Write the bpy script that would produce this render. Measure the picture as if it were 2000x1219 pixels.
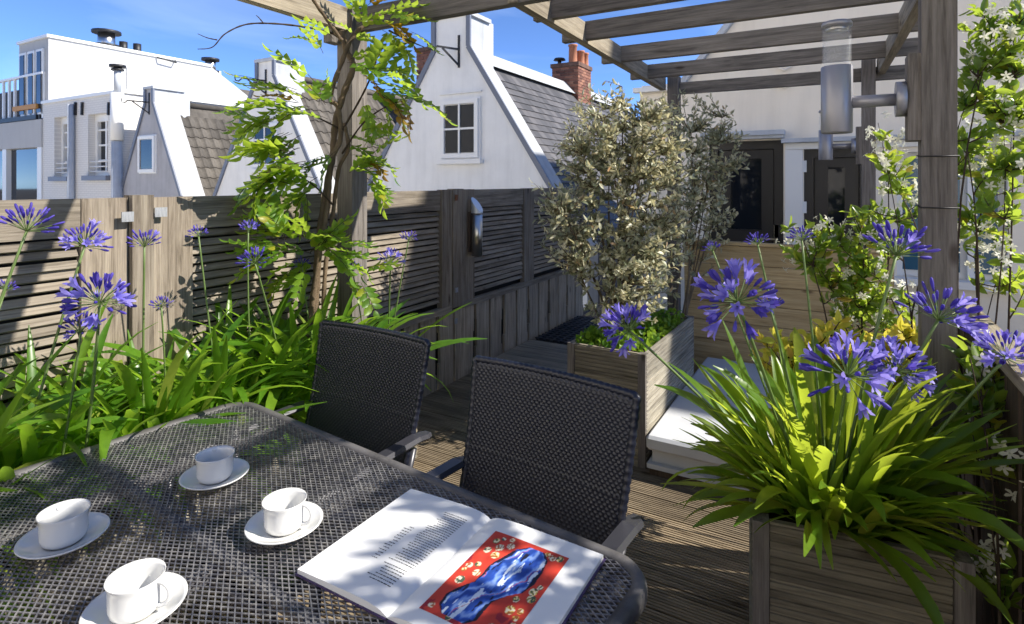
import bpy, math, random
import numpy as np
from mathutils import Vector, Matrix, Quaternion
R = math.radians
random.seed(7)
scene = bpy.context.scene
for o in list(bpy.data.objects): bpy.data.objects.remove(o)

# ------------------------------------------------------------ camera, sky, sun, exposure
FPX, CX, HY, EYE = 1120.0, 1000.0, 356.0, 1.5          # focal length in photo pixels, principal column, horizon row, eye height
YAW = math.atan(640 / FPX)
cam = bpy.data.cameras.new('camera'); camo = bpy.data.objects.new('camera', cam); scene.collection.objects.link(camo)
camo.location = (0, 0, EYE); camo.rotation_euler = (R(90), 0, YAW)
cam.sensor_width = 36; cam.lens = FPX / 2000 * 36; cam.shift_y = -(609.5 - HY) / 2000
cam.dof.use_dof = True; cam.dof.focus_distance = 2.1; cam.dof.aperture_fstop = 9
cam.clip_start = .02; cam.clip_end = 2000
scene.camera = camo
SUN = Vector((1.10, .39, 1.0)).normalized()
world = bpy.data.worlds.new('World'); scene.world = world; world.use_nodes = True
nt = world.node_tree; bg = nt.nodes['Background']
sky = nt.nodes.new('ShaderNodeTexSky'); sky.sky_type = 'NISHITA'; sky.sun_disc = False
sky.sun_elevation = math.asin(SUN.z); sky.sun_rotation = math.atan2(SUN.x, SUN.y)
sky.altitude = 8000; sky.air_density = 1.0; sky.dust_density = 0; sky.ozone_density = 6
tc_ = nt.nodes.new('ShaderNodeTexCoord'); mp_ = nt.nodes.new('ShaderNodeMapping'); mp_.inputs['Scale'].default_value = (1.2, 1.2, 5)
nz_ = nt.nodes.new('ShaderNodeTexNoise'); nz_.inputs['Scale'].default_value = 2.6; nz_.inputs['Detail'].default_value = 8; nz_.inputs['Distortion'].default_value = .6
rp_ = nt.nodes.new('ShaderNodeValToRGB'); rp_.color_ramp.elements[0].position = .5; rp_.color_ramp.elements[1].position = .85; rp_.color_ramp.elements[1].color = (.16, .16, .16, 1)
mx_ = nt.nodes.new('ShaderNodeMix'); mx_.data_type = 'RGBA'; mx_.inputs[7].default_value = (4.5, 5.2, 6.2, 1)      # thin high cloud over the whole sky
nt.links.new(tc_.outputs['Generated'], mp_.inputs[0]); nt.links.new(mp_.outputs[0], nz_.inputs['Vector']); nt.links.new(nz_.outputs[0], rp_.inputs[0])
nt.links.new(rp_.outputs[0], mx_.inputs[0]); nt.links.new(sky.outputs[0], mx_.inputs[6]); nt.links.new(mx_.outputs[2], bg.inputs[0]); bg.inputs[1].default_value = .08
sl = bpy.data.lights.new('sun', 'SUN'); sl.energy = 2.0; sl.angle = R(.53); sl.color = (1, .94, .84)
so = bpy.data.objects.new('sun', sl); scene.collection.objects.link(so)
so.rotation_euler = SUN.to_track_quat('Z', 'Y').to_euler(); so.location = SUN * 30
vs = scene.view_settings
vs.view_transform = 'Standard'; vs.look = 'None'; vs.exposure = 2.12; vs.gamma = 1; vs.use_curve_mapping = False
scene.render.engine = 'CYCLES'
scene.cycles.max_bounces = 8; scene.cycles.transparent_max_bounces = 12

FW = Vector((-math.sin(YAW), math.cos(YAW), 0)); RT = Vector((math.cos(YAW), math.sin(YAW), 0))
def ray(px, py): return FW + RT * ((px - CX) / FPX) + Vector((0, 0, -(py - HY) / FPX))
def at_d(px, py, d): return Vector((0, 0, EYE)) + ray(px, py) * d
def at_z(px, py, z): r = ray(px, py); return at_d(px, py, (z - EYE) / r.z)
def at_x(px, py, x): r = ray(px, py); return at_d(px, py, x / r.x)
def at_y(px, py, y): r = ray(px, py); return at_d(px, py, y / r.y)

# ------------------------------------------------------------ mesh and object helpers
class MB:
    def __init__(s): s.v = []; s.f = []; s.m = []; s.sm = []
    def add(s, vs, fs, mi=0, smooth=False):
        b = len(s.v); s.v += [tuple(p) for p in vs]
        for f in fs: s.f.append(tuple(b + i for i in f)); s.m.append(mi); s.sm.append(smooth)
        return s
    def box(s, a, b, mi=0):
        x0, y0, z0 = (min(p, q) for p, q in zip(a, b)); x1, y1, z1 = (max(p, q) for p, q in zip(a, b))
        return s.add([(x0,y0,z0),(x1,y0,z0),(x1,y1,z0),(x0,y1,z0),(x0,y0,z1),(x1,y0,z1),(x1,y1,z1),(x0,y1,z1)],
              [(0,3,2,1),(4,5,6,7),(0,1,5,4),(1,2,6,5),(2,3,7,6),(3,0,4,7)], mi)
    def bar(s, p, q, w, h, up=(0,0,1), mi=0):
        p = Vector(p); q = Vector(q); d = (q - p).normalized(); x = d.cross(Vector(up))
        if x.length < 1e-4: x = d.cross(Vector((0,1,0)))
        x.normalize(); y = x.cross(d).normalized(); x *= w/2; y *= h/2
        vs = [p-x-y, p+x-y, p+x+y, p-x+y, q-x-y, q+x-y, q+x+y, q-x+y]
        return s.add(vs, [(0,1,2,3),(7,6,5,4),(0,4,5,1),(1,5,6,2),(2,6,7,3),(3,7,4,0)], mi)
    def tube(s, pts, rs, n=6, mi=0, cap=True, smooth=True):
        pts = [Vector(p) for p in pts]
        if not isinstance(rs, (list, tuple)): rs = [rs] * len(pts)
        b = len(s.v); up = None
        for i, p in enumerate(pts):
            d = (pts[min(i+1, len(pts)-1)] - pts[max(i-1, 0)])
            d = d.normalized() if d.length > 1e-9 else Vector((0,0,1))
            if up is None: up = d.orthogonal().normalized()
            u = up - d * up.dot(d)
            u = u.normalized() if u.length > 1e-5 else d.orthogonal().normalized()
            up = u; w = d.cross(u)
            for k in range(n):
                a = 2*math.pi*k/n; s.v.append(tuple(p + (u*math.cos(a) + w*math.sin(a)) * rs[i]))
        for i in range(len(pts)-1):
            for k in range(n):
                s.f.append((b+i*n+k, b+i*n+(k+1)%n, b+(i+1)*n+(k+1)%n, b+(i+1)*n+k)); s.m.append(mi); s.sm.append(smooth)
        if cap:
            s.f.append(tuple(b+k for k in range(n))[::-1]); s.m.append(mi); s.sm.append(False)
            e = b+(len(pts)-1)*n; s.f.append(tuple(e+k for k in range(n))); s.m.append(mi); s.sm.append(False)
        return s
    def lathe(s, prof, n=32, mi=0, c=(0,0,0), smooth=True):
        b = len(s.v); c = Vector(c)
        for r, z in prof:
            for k in range(n):
                a = 2*math.pi*k/n; s.v.append((c.x+r*math.cos(a), c.y+r*math.sin(a), c.z+z))
        for i in range(len(prof)-1):
            for k in range(n):
                s.f.append((b+i*n+k, b+i*n+(k+1)%n, b+(i+1)*n+(k+1)%n, b+(i+1)*n+k)); s.m.append(mi); s.sm.append(smooth)
        return s
    def prism(s, poly, y0, y1, mi=0, side=None):      # poly in (x, z), extruded along y
        n = len(poly); vs = [(x, y0, z) for x, z in poly] + [(x, y1, z) for x, z in poly]
        s.add(vs, [tuple(range(n)), tuple(range(2*n-1, n-1, -1))], mi)
        b = len(s.v) - 2*n
        for i in range(n):
            j = (i+1) % n; s.f.append((b+j, b+i, b+n+i, b+n+j)); s.m.append(mi if side is None else side); s.sm.append(False)
        return s
    def grid(s, P, nu, nv, mi=0, smooth=True):
        b = len(s.v)
        for j in range(nv+1):
            for i in range(nu+1): s.v.append(tuple(P(i/nu, j/nv)))
        for j in range(nv):
            for i in range(nu):
                a = b + j*(nu+1) + i; s.f.append((a, a+1, a+nu+2, a+nu+1)); s.m.append(mi); s.sm.append(smooth)
        return s
    def mesh(s, name, *mats):
        me = bpy.data.meshes.new(name); me.from_pydata(s.v, [], s.f)
        for m in mats: me.materials.append(m)
        me.polygons.foreach_set('material_index', s.m); me.polygons.foreach_set('use_smooth', s.sm)
        me.update(); return me

WM = {}
def put(name, data, parent=None, M=None, label=None, cat=None, group=None, kind=None):
    o = bpy.data.objects.new(name, data); scene.collection.objects.link(o)
    M = M or Matrix.Identity(4); o.matrix_basis = M; WM[o.name] = M
    if parent is not None:
        o.parent = parent; o.matrix_parent_inverse = WM[parent.name].inverted()
    for k, v in (('label', label), ('category', cat), ('group', group), ('kind', kind)):
        if v: o[k] = v
    return o
def thing(name, loc, label, cat, group=None, kind=None):
    o = put(name, None, None, Matrix.Translation(Vector(loc)), label, cat, group, kind); o.empty_display_size = .1; return o
def T(loc, rz=0, sc=1, rx=0, ry=0):
    sc = (sc, sc, sc) if isinstance(sc, (int, float)) else sc
    return Matrix.Translation(Vector(loc)) @ Matrix.Rotation(rz,4,'Z') @ Matrix.Rotation(ry,4,'Y') @ Matrix.Rotation(rx,4,'X') @ Matrix.Diagonal((*sc, 1))
def frame(loc, zdir, spin=0, sc=1.0):                   # local +Z along zdir
    q = Vector(zdir).to_track_quat('Z', 'Y')
    return Matrix.Translation(Vector(loc)) @ q.to_matrix().to_4x4() @ Matrix.Rotation(spin,4,'Z') @ Matrix.Scale(sc,4)
def rv(s=1.0): return Vector((random.gauss(0,1), random.gauss(0,1), random.gauss(0,1))) * s
U = random.uniform

# ------------------------------------------------------------ materials
def mat(name, col=(.5,.5,.5), rough=.6, metal=0, spec=.5, **k):
    m = bpy.data.materials.new(name); m.use_nodes = True
    b = m.node_tree.nodes['Principled BSDF']
    b.inputs['Base Color'].default_value = (*col, 1); b.inputs['Roughness'].default_value = rough
    b.inputs['Metallic'].default_value = metal; b.inputs['Specular IOR Level'].default_value = spec
    for kk, v in k.items(): b.inputs[kk.replace('_', ' ')].default_value = v
    return m
def N(m, t, **k):
    n = m.node_tree.nodes.new(t)
    for a, v in k.items(): setattr(n, a, v)
    return n
def L(m, a, b): m.node_tree.links.new(a, b)
def ramp(m, src, stops):
    r = N(m, 'ShaderNodeValToRGB'); e = r.color_ramp.elements
    while len(e) < len(stops): e.new(.5)
    for q, (p, c) in zip(e, stops): q.position = p; q.color = (*c, 1)
    L(m, src, r.inputs[0]); return r.outputs[0]
def coords(m, scale, jitter=True, kind='Object'):
    tc = N(m, 'ShaderNodeTexCoord'); mp = N(m, 'ShaderNodeMapping'); mp.inputs['Scale'].default_value = scale
    L(m, tc.outputs[kind], mp.inputs[0])
    if jitter:
        oi = N(m, 'ShaderNodeObjectInfo'); mu = N(m, 'ShaderNodeMath', operation='MULTIPLY'); mu.inputs[1].default_value = 40
        L(m, oi.outputs['Random'], mu.inputs[0]); L(m, mu.outputs[0], mp.inputs['Location'])
    return mp.outputs[0]
def noise(m, vec, sc=5, det=6, rough=.6, dist=0):
    n = N(m, 'ShaderNodeTexNoise'); n.inputs['Scale'].default_value = sc; n.inputs['Detail'].default_value = det
    n.inputs['Roughness'].default_value = rough; n.inputs['Distortion'].default_value = dist
    L(m, vec, n.inputs['Vector']); return n.outputs[0]
def bump(m, h, st=.3, dist=.01):
    b = N(m, 'ShaderNodeBump'); b.inputs['Strength'].default_value = st; b.inputs['Distance'].default_value = dist
    L(m, h, b.inputs['Height']); L(m, b.outputs[0], m.node_tree.nodes['Principled BSDF'].inputs['Normal'])
def mixc(m, fac, a, b, mode='MIX'):
    x = N(m, 'ShaderNodeMix', data_type='RGBA', blend_type=mode)
    if isinstance(fac, (int, float)): x.inputs[0].default_value = fac
    else: L(m, fac, x.inputs[0])
    for i, c in ((6, a), (7, b)):
        if isinstance(c, tuple): x.inputs[i].default_value = (*c, 1)
        else: L(m, c, x.inputs[i])
    return x.outputs[2]
def wood(name, dark, mid, light, axis, stain=.35, bs=.5, rough=.8):
    m = mat(name, mid, rough, spec=.25); st = [14, 14, 14]; st[axis] = .8
    v = coords(m, tuple(st))
    g = noise(m, v, 3.2, 8, .65, .5)
    c = ramp(m, g, [(.3, dark), (.47, mid), (.68, light)])
    st2 = [42, 42, 42]; st2[axis] = 1.1
    g2 = noise(m, coords(m, tuple(st2)), 4, 4, .7)
    c = mixc(m, .5, c, ramp(m, g2, [(.32, (.45,.43,.4)), (.6, (1,1,1))]), 'MULTIPLY')
    st3 = [2.2, 2.2, 2.2]; st3[axis] = 1.2
    n3 = noise(m, coords(m, tuple(st3)), 1.6, 5, .6)
    c = mixc(m, stain, c, ramp(m, n3, [(.38, (.4,.38,.36)), (.62, (1.15,1.12,1.05))]), 'MULTIPLY')
    # knots
    vo = N(m, 'ShaderNodeTexVoronoi'); st4 = [7, 7, 7]; st4[axis] = 2.4; L(m, coords(m, tuple(st4)), vo.inputs['Vector']); vo.inputs['Scale'].default_value = 1
    kn = ramp(m, vo.outputs['Distance'], [(.05, (.25,.2,.17)), (.12, (1,1,1))]); c = mixc(m, .8, c, kn, 'MULTIPLY')
    oi = N(m, 'ShaderNodeObjectInfo'); c = mixc(m, .6, c, ramp(m, oi.outputs['Random'], [(0, (.68,.66,.64)), (1, (1.15,1.1,1.05))]), 'MULTIPLY')
    L(m, c, m.node_tree.nodes['Principled BSDF'].inputs['Base Color'])
    bump(m, g2, bs, .004); return m
def leafmat(name, stops, trans, tf=.4, rough=.4, spec=.4, vein=True):
    m = mat(name, (.1,.2,.05), rough, spec=spec); b = m.node_tree.nodes['Principled BSDF']
    ge = N(m, 'ShaderNodeNewGeometry'); oi = N(m, 'ShaderNodeObjectInfo'); ad = N(m, 'ShaderNodeMath', operation='ADD'); fr = N(m, 'ShaderNodeMath', operation='FRACT')
    L(m, ge.outputs['Random Per Island'], ad.inputs[0]); L(m, oi.outputs['Random'], ad.inputs[1]); L(m, ad.outputs[0], fr.inputs[0])
    c = ramp(m, fr.outputs[0], stops)
    if vein: c = mixc(m, .5, c, ramp(m, noise(m, coords(m, (1,1,1)), 22, 3), [(.35, (.6,.65,.55)), (.65, (1.15,1.15,1.1))]), 'MULTIPLY')
    L(m, c, b.inputs['Base Color'])
    tr = N(m, 'ShaderNodeBsdfTranslucent'); L(m, mixc(m, .75, c, trans), tr.inputs[0])
    mx = N(m, 'ShaderNodeMixShader'); mx.inputs[0].default_value = tf
    L(m, b.outputs[0], mx.inputs[1]); L(m, tr.outputs[0], mx.inputs[2])
    L(m, mx.outputs[0], m.node_tree.nodes['Material Output'].inputs[0]); return m
def plaster(name, col, sc=3, var=.12, rough=.85, bs=.15, bd=.01):
    m = mat(name, col, rough, spec=.2); n = noise(m, coords(m, (1,1,1), False), sc, 8, .65)
    d = tuple(c*(1-var*2) for c in col); h = tuple(min(1, c*(1+var*.4)) for c in col)
    n2 = noise(m, coords(m, (3,3,.35), False), 2.2, 5, .6)
    c = mixc(m, .5, ramp(m, n, [(.3, d), (.62, h)]), ramp(m, n2, [(.3, d), (.55, h)]))
    L(m, c, m.node_tree.nodes['Principled BSDF'].inputs['Base Color']); bump(m, noise(m, coords(m, (1,1,1), False), sc*25, 4), bs, bd); return m

W_Y = wood('weathered_wood_y', (.11,.094,.074), (.25,.22,.18), (.35,.315,.265), 1)
W_X = wood('weathered_wood_x', (.17,.14,.105), (.42,.36,.28), (.58,.51,.41), 0)
W_Z = wood('weathered_wood_z', (.17,.14,.105), (.39,.34,.27), (.54,.475,.39), 2)
W_STILE = wood('fence_stile_wood', (.11,.09,.07), (.25,.215,.175), (.35,.31,.255), 2)
W_POST = wood('grey_post_wood', (.085,.077,.071), (.195,.18,.17), (.28,.262,.25), 2, .3, .7)
W_GREYX = wood('grey_rafter_wood', (.08,.073,.068), (.18,.168,.155), (.27,.25,.23), 0, .3)
W_GREYY = wood('grey_beam_wood', (.16,.135,.10), (.36,.315,.24), (.50,.45,.35), 1, .3)
W_PLX = wood('planter_wood_x', (.10,.09,.07), (.27,.245,.19), (.39,.355,.28), 0, .5, .7)
W_PLY = wood('planter_wood_y', (.17,.145,.11), (.40,.36,.29), (.54,.50,.41), 1, .4, .7)
W_PLS = wood('planter_side_wood', (.13,.12,.10), (.31,.295,.25), (.44,.42,.36), 0, .5, .7)
W_NEW = wood('yellow_pine_wood', (.32,.23,.12), (.54,.41,.22), (.64,.51,.30), 0, .2, .3, .7)
W_DECK = wood('deck_wood', (.12,.095,.065), (.29,.235,.165), (.42,.35,.255), 0, .6, .6)
W_DARK = wood('dark_fence_wood', (.035,.026,.02), (.085,.062,.045), (.14,.105,.08), 2, .5, .6)
NEARBLACK = mat('near_black', (.018,.015,.012), .9)  # near-black; behind the fence slats it stands in for shade
SOIL = plaster('soil', (.045,.03,.02), 30, .4, .95, .8, .02)
WHITE = plaster('white_plaster', (.83,.83,.81), 2.0, .07)
CREAM = plaster('cream_plaster', (.89,.81,.68), 1.2, .06)
GREYW = plaster('grey_plaster', (.42,.42,.44), 2.5, .12)
PAINT = mat('white_paint', (.80,.80,.78), .45)
ZINC = plaster('zinc', (.50,.53,.57), 3, .15, .5, .05)
ZINCL = plaster('white_zinc', (.44,.455,.47), 3, .1, .55, .05)
TRIM = mat('blue_grey_trim', (.16,.18,.23), .5)
PANEL = plaster('white_cladding', (.47,.468,.46), .8, .05)
BRICKW = mat('painted_brick', (.72,.70,.66), .7)
def _brickw(m, c1, c2, mortar, sc, bs):
    br = N(m, 'ShaderNodeTexBrick'); tc = N(m, 'ShaderNodeTexCoord'); sp = N(m, 'ShaderNodeSeparateXYZ'); cb = N(m, 'ShaderNodeCombineXYZ')
    L(m, tc.outputs['Object'], sp.inputs[0]); L(m, sp.outputs[0], cb.inputs[0]); L(m, sp.outputs[2], cb.inputs[1]); L(m, cb.outputs[0], br.inputs[0])
    br.inputs['Color1'].default_value = (*c1,1); br.inputs['Color2'].default_value = (*c2,1); br.inputs['Mortar'].default_value = (*mortar,1)
    br.inputs['Scale'].default_value = sc; br.inputs['Mortar Size'].default_value = .012; br.inputs['Brick Width'].default_value = .22; br.inputs['Row Height'].default_value = .065
    L(m, br.outputs[0], m.node_tree.nodes['Principled BSDF'].inputs['Base Color']); bump(m, br.outputs[1], -bs, .01)
_brickw(BRICKW, (.72,.70,.66), (.69,.67,.63), (.62,.60,.57), 1, .5)
BRICK = mat('red_brick', (.26,.10,.06), .85)
L(BRICK, ramp(BRICK, N(BRICK, 'ShaderNodeObjectInfo').outputs['Random'], [(0,(.13,.055,.038)),(.5,(.24,.10,.065)),(1,(.33,.16,.10))]), BRICK.node_tree.nodes['Principled BSDF'].inputs['Base Color'])
MORTAR = mat('mortar', (.22,.19,.16), .95)
TERRA = mat('terracotta', (.42,.17,.09), .8)
TILE = plaster('concrete_tile', (.125,.118,.108), 6, .25, .85, .5)
L(TILE, mixc(TILE, 1, TILE.node_tree.nodes['Principled BSDF'].inputs['Base Color'].links[0].from_socket, ramp(TILE, N(TILE,'ShaderNodeObjectInfo').outputs['Random'], [(0,(.65,.63,.62)),(1,(1.2,1.15,1.1))]), 'MULTIPLY'), TILE.node_tree.nodes['Principled BSDF'].inputs['Base Color'])
SLATE = leafmat('slate', [(0,(.055,.055,.06)),(.5,(.085,.083,.088)),(1,(.12,.115,.12))], (.05,.05,.05), 0, .6, .4, False)
GLASS = mat('window_glass', (.010,.013,.018), .04, 0, .4)
GLASSB = mat('blue_window_glass', (.02,.10,.17), .05, 0, .7)
DOORM = mat('dark_door_paint', (.018,.017,.018), .35)
BLACKM = mat('black_iron', (.012,.012,.014), .5)
STEEL = mat('stainless_steel', (.55,.54,.53), .28, 1)
ALU = mat('grey_aluminium', (.30,.30,.335), .36, .4)
CLEAR = mat('clear_glass', (.9,.93,.97), .03, 0, .6, Alpha=.08)
RATTAN = mat('dark_rattan', (.0095,.0115,.022), .38, 0, .5)
FRAME_ = mat('grey_chair_frame', (.05,.05,.06), .35, .3)
TABM = mat('table_paint', (.028,.028,.034), .38, .2, .5)
n_ = noise(TABM, coords(TABM, (1,1,1), False), 60, 3); L(TABM, ramp(TABM, n_, [(.38,(.09,.09,.105)),(.72,(.28,.27,.26))]), TABM.node_tree.nodes['Principled BSDF'].inputs['Base Color'])
TABR = plaster('worn_table_rim', (.11,.105,.105), 14, .35, .45, .2, .002)
PORC = mat('white_porcelain', (.68,.68,.665), .12, 0, .5, Coat_Weight=.3)
PAPER = mat('paper', (.72,.72,.715), .7, 0, .2)
COVER = mat('book_cover', (.05,.03,.10), .5)
INK = mat('ink', (.02,.02,.022), .8)
HATCH = plaster('white_hatch', (.52,.535,.56), 6, .06, .5, .05)
GRATE = mat('dark_grate', (.035,.037,.045), .55, .4)
VINEB = plaster('vine_bark', (.20,.145,.095), 18, .35, .9, .8, .01)
TWIG = plaster('dark_twig', (.06,.042,.03), 25, .3, .85, .5, .005)
TWIGL = plaster('elaeagnus_bark', (.15,.115,.075), 25, .3, .85, .5, .005)
AG_LEAF = leafmat('agapanthus_leaf', [(0,(.06,.15,.012)),(.45,(.11,.23,.018)),(.8,(.19,.30,.025)),(1,(.36,.36,.05))], (.72,.84,.07), .5, .32, .5)
AG_LEAFL = leafmat('agapanthus_green_leaf', [(0,(.05,.14,.012)),(.5,(.095,.22,.017)),(.88,(.16,.29,.022)),(1,(.26,.30,.05))], (.46,.74,.05), .47, .32, .5)
AG_STEM = mat('agapanthus_stem', (.11,.17,.045), .5)
AG_FLOWER = leafmat('agapanthus_flower', [(0,(.05,.035,.28)),(.5,(.09,.065,.38)),(1,(.16,.12,.50))], (.20,.14,.75), .35, .5, .3, False)
AG_OPEN = leafmat('agapanthus_open_flower', [(0,(.18,.15,.60)),(.5,(.26,.22,.68)),(1,(.38,.34,.78))], (.5,.42,1), .35, .5, .3, False)
WI_LEAF = leafmat('wisteria_leaf', [(0,(.07,.16,.018)),(.5,(.12,.24,.022)),(.88,(.20,.30,.03)),(1,(.36,.32,.03))], (.62,.82,.08), .5, .4, .4)
WI_OLD = leafmat('wisteria_autumn_leaf', [(0,(.20,.14,.015)),(.6,(.32,.20,.02)),(1,(.16,.06,.01))], (.6,.35,.02), .45, .5, .3)
EL_LEAF = leafmat('elaeagnus_leaf', [(0,(.11,.14,.08)),(.35,(.27,.30,.20)),(.65,(.55,.54,.39)),(.96,(.74,.70,.52)),(1,(.46,.22,.08))], (.68,.60,.32), .38, .4, .5)
JA_LEAF = leafmat('jasmine_leaf', [(0,(.045,.11,.015)),(.6,(.09,.18,.02)),(.88,(.18,.26,.03)),(.96,(.40,.34,.03)),(1,(.30,.06,.03))], (.60,.76,.08), .48, .3, .5)
JA_FLOW = leafmat('jasmine_flower', [(0,(.72,.70,.58)),(1,(.82,.81,.74))], (.85,.85,.7), .35, .6, .2, False)
YE_LEAF = leafmat('golden_leaf', [(0,(.30,.40,.05)),(.5,(.58,.60,.09)),(.85,(.76,.64,.14)),(1,(.66,.36,.08))], (.95,.80,.10), .5, .4, .4)
GC_LEAF = leafmat('ground_cover_leaf', [(0,(.06,.16,.015)),(.6,(.12,.25,.02)),(1,(.22,.33,.03))], (.4,.6,.05), .4, .45, .4)

# ------------------------------------------------------------ setting: ground, terrace, deck
me = MB().add([(-900,-900,-7),(900,-900,-7),(900,900,-7),(-900,900,-7)], [(0,1,2,3)]).mesh('ground', plaster('street_paving', (.16,.15,.14), .6, .2))
put('ground', me, kind='structure')
put('terrace_roof', MB().box((-2.75,-3,-6.99), (1.6,6.7,-.05)).mesh('terrace_roof', plaster('roof_felt', (.05,.05,.05), 4, .2)), kind='structure')
bounce_gravel = plaster('pale_bounce_gravel', (.66,.60,.50), 12, .12)
put('bounce_roof', MB().box((-40,-25,-7.02),(-2.76,8.25,-.6)).mesh('bounce_roof', bounce_gravel), kind='structure')  # unseen pale roof added to bounce sunlight up into the shade
bounce_sec = [(-5.0,-6.98),(-5.0,.9),(-13,9.5),(-16,9.5),(-16,-6.98)]
put('bounce_block', MB().add([(-22,y,z) for y,z in bounce_sec]+[(14,y,z) for y,z in bounce_sec], [(0,1,2,3,4),(9,8,7,6,5)]+[(i,5+i,5+(i+1)%5,(i+1)%5) for i in range(5)]).mesh('bounce_block', plaster('bounce_pale', (.80,.75,.66), 1.5, .08)), kind='structure')  # unseen sloped block added behind the camera to bounce sun into shade
bounce_mb = MB().prism([(-16,-6.98),(-7,-6.98),(-7,6),(-9,8.5),(-14,8.5),(-16,6)],-16,-.5)
put('bounce_block', bounce_mb.mesh('bounce_block', plaster('bounce_bright', (.84,.79,.69), 1.5, .06)), kind='structure')  # unseen block added left of the camera, its sunlit wall brightens the shade
deck = thing('deck', (-1,2,0), None, None, kind='structure')
pw, ng = .142, 9
prof = []
for i in range(ng):
    y0 = i*pw/ng; y1 = y0 + pw/ng*.56; y2 = (i+1)*pw/ng
    prof += [(y0, 0), (y1, 0), (y1+.001, -.0055), (y2-.001, -.0055)]
prof = [(y*.975, z) for y, z in prof] + [(pw*.975, -.028), (0, -.028)]
mb = MB(); n = len(prof)
mb.add([(-1.49, y, z) for y, z in prof] + [(1.49, y, z) for y, z in prof], [tuple(range(n))[::-1], tuple(range(n, 2*n))])
for i in range(n): mb.f.append((i, (i+1)%n, n+(i+1)%n, n+i)); mb.m.append(0); mb.sm.append(False)
plank = mb.mesh('deck_board', W_DECK)
for i in range(64):
    y = -2.4 + i*pw
    put('deck_board', plank, deck, T((-1.03+U(-.01,.01), y, U(-.001,.001))))
# smooth raised step in front of the grate
step = thing('wooden_step', (-1.95,4.2,0), 'low smooth plank step on the deck between fence and shrub planter', 'step')
smooth = MB().box((-.56,0,-.02),(.56,.118,.045)).mesh('step_plank', W_PLX)
for i in range(8): put('plank', smooth, step, T((-1.93, 3.72+i*.122, .0)))
g = thing('drain_grate', (-1.95,5.2,0), 'dark patterned metal drain grate on deck behind the shrub planter', 'grate')
mb = MB(); gx0, gx1, gy0, gy1 = -2.46, -1.4, 4.72, 5.75
for k in range(15):
    x = gx0+.03+(gx1-gx0-.06)*k/14; mb.bar((x,gy0,.05),(x,gy1,.05),.022,.012)
for k in range(15):
    y = gy0+.03+(gy1-gy0-.06)*k/14; mb.bar((gx0,y,.053),(gx1,y,.053),.022,.012)
put('grating', mb.mesh('grating', GRATE), g)
put('tray', MB().box((gx0,gy0,.002),(gx1,gy1,.03)).mesh('tray', NEARBLACK), g)

# ------------------------------------------------------------ fence along the left
FX = -2.52
def fy(px): return at_x(px, 400, FX).y
fence = thing('wooden_fence', (FX,2,0), 'weathered grey wooden fence with louvred slat panels and picket base', 'fence')
slat = MB(); c_, s_ = math.cos(R(28)), math.sin(R(28))
sp = [(-.006,-.0155),(.006,-.0155),(.006,.0155),(-.006,.0155)]
sp = [(x*c_ + z*-s_, x*s_ + z*c_) for x, z in sp]
slat.add([(x,0,z) for x,z in sp]+[(x,1,z) for x,z in sp], [(0,1,2,3),(7,6,5,4),(0,4,5,1),(1,5,6,2),(2,6,7,3),(3,7,4,0)])
slat = slat.mesh('slat', W_Y)
ubox = MB().box((-.5,-.5,-.5),(.5,.5,.5)).mesh('board', W_STILE); uboxy = MB().box((-.5,-.5,-.5),(.5,.5,.5)).mesh('board', W_Y)
def fbox(name, me, x0,x1,y0,y1,z0,z1, parent=None):
    hx,hy,hz_ = (x1-x0)/2,(y1-y0)/2,(z1-z0)/2; mb_ = MB().box((-hx,-hy,-hz_),(hx,hy,hz_))
    return put(name, mb_.mesh(name, me.materials[0]), parent or fence, T((x0+hx,y0+hy,z0+hz_)))
panels = [(-1.2,-.08,1.437),(-.03,fy(157),1.437),(fy(376),2.40,1.436),(fy(697),fy(860),1.44),(fy(926),fy(1022),1.442),(fy(1042),fy(1134),1.442)]
for y0,y1,zt in panels:
    fbox('top_board', uboxy, FX-.03, FX, y0, y1, zt-.145, zt)
    z = zt-.145-.026
    while z > .60:
        put('slat', slat, fence, T((FX-.016+U(-.003,.003), y0+.004, z+U(-.003,.003)), 0, (1, y1-y0-.008, 1), U(-.002,.002), U(-.06,.06)))
        z -= .0395
fbox('gap_shade_sheet', MB().box((-.5,-.5,-.5),(.5,.5,.5)).mesh('gap_shade_sheet', NEARBLACK), FX-.10, FX-.075, -1.2, 6.0, .02, 1.38)  # dark sheet added so the gaps between slats look shaded
stiles = [(-.08,-.03,1.44,.02,.02),(fy(157)+.002,fy(250)-.003,1.437,.004,.02),(fy(251),fy(293),1.447,.03,.04),(fy(294)+.002,fy(376)-.003,1.436,.006,.02),
          (2.40,fy(696),1.43,.012,.03),(fy(861),fy(880),1.445,.012,.03),(fy(881),fy(902),1.45,.018,.03),(fy(902)+.002,fy(925),1.445,.008,.03),(fy(1022)+.002,fy(1041),1.444,.01,.03),(fy(1135),fy(1142),1.445,.01,.03)]
for y0,y1,zt,px_,dp in stiles: fbox('stile', ubox, FX-.035, FX+px_, y0, y1, .56 if y0 > 1.6 else .3, zt)
for y0,y1 in ((-1.2,fy(157)),(fy(376),fy(880)),(fy(902),fy(1142))): fbox('rail', uboxy, FX-.03, FX+.016, y0, y1, .535, .583)
pk = [750,784,818,854,886,927,956,982,1007,1030,1051,1071,1089,1107,1123,1140]
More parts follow.
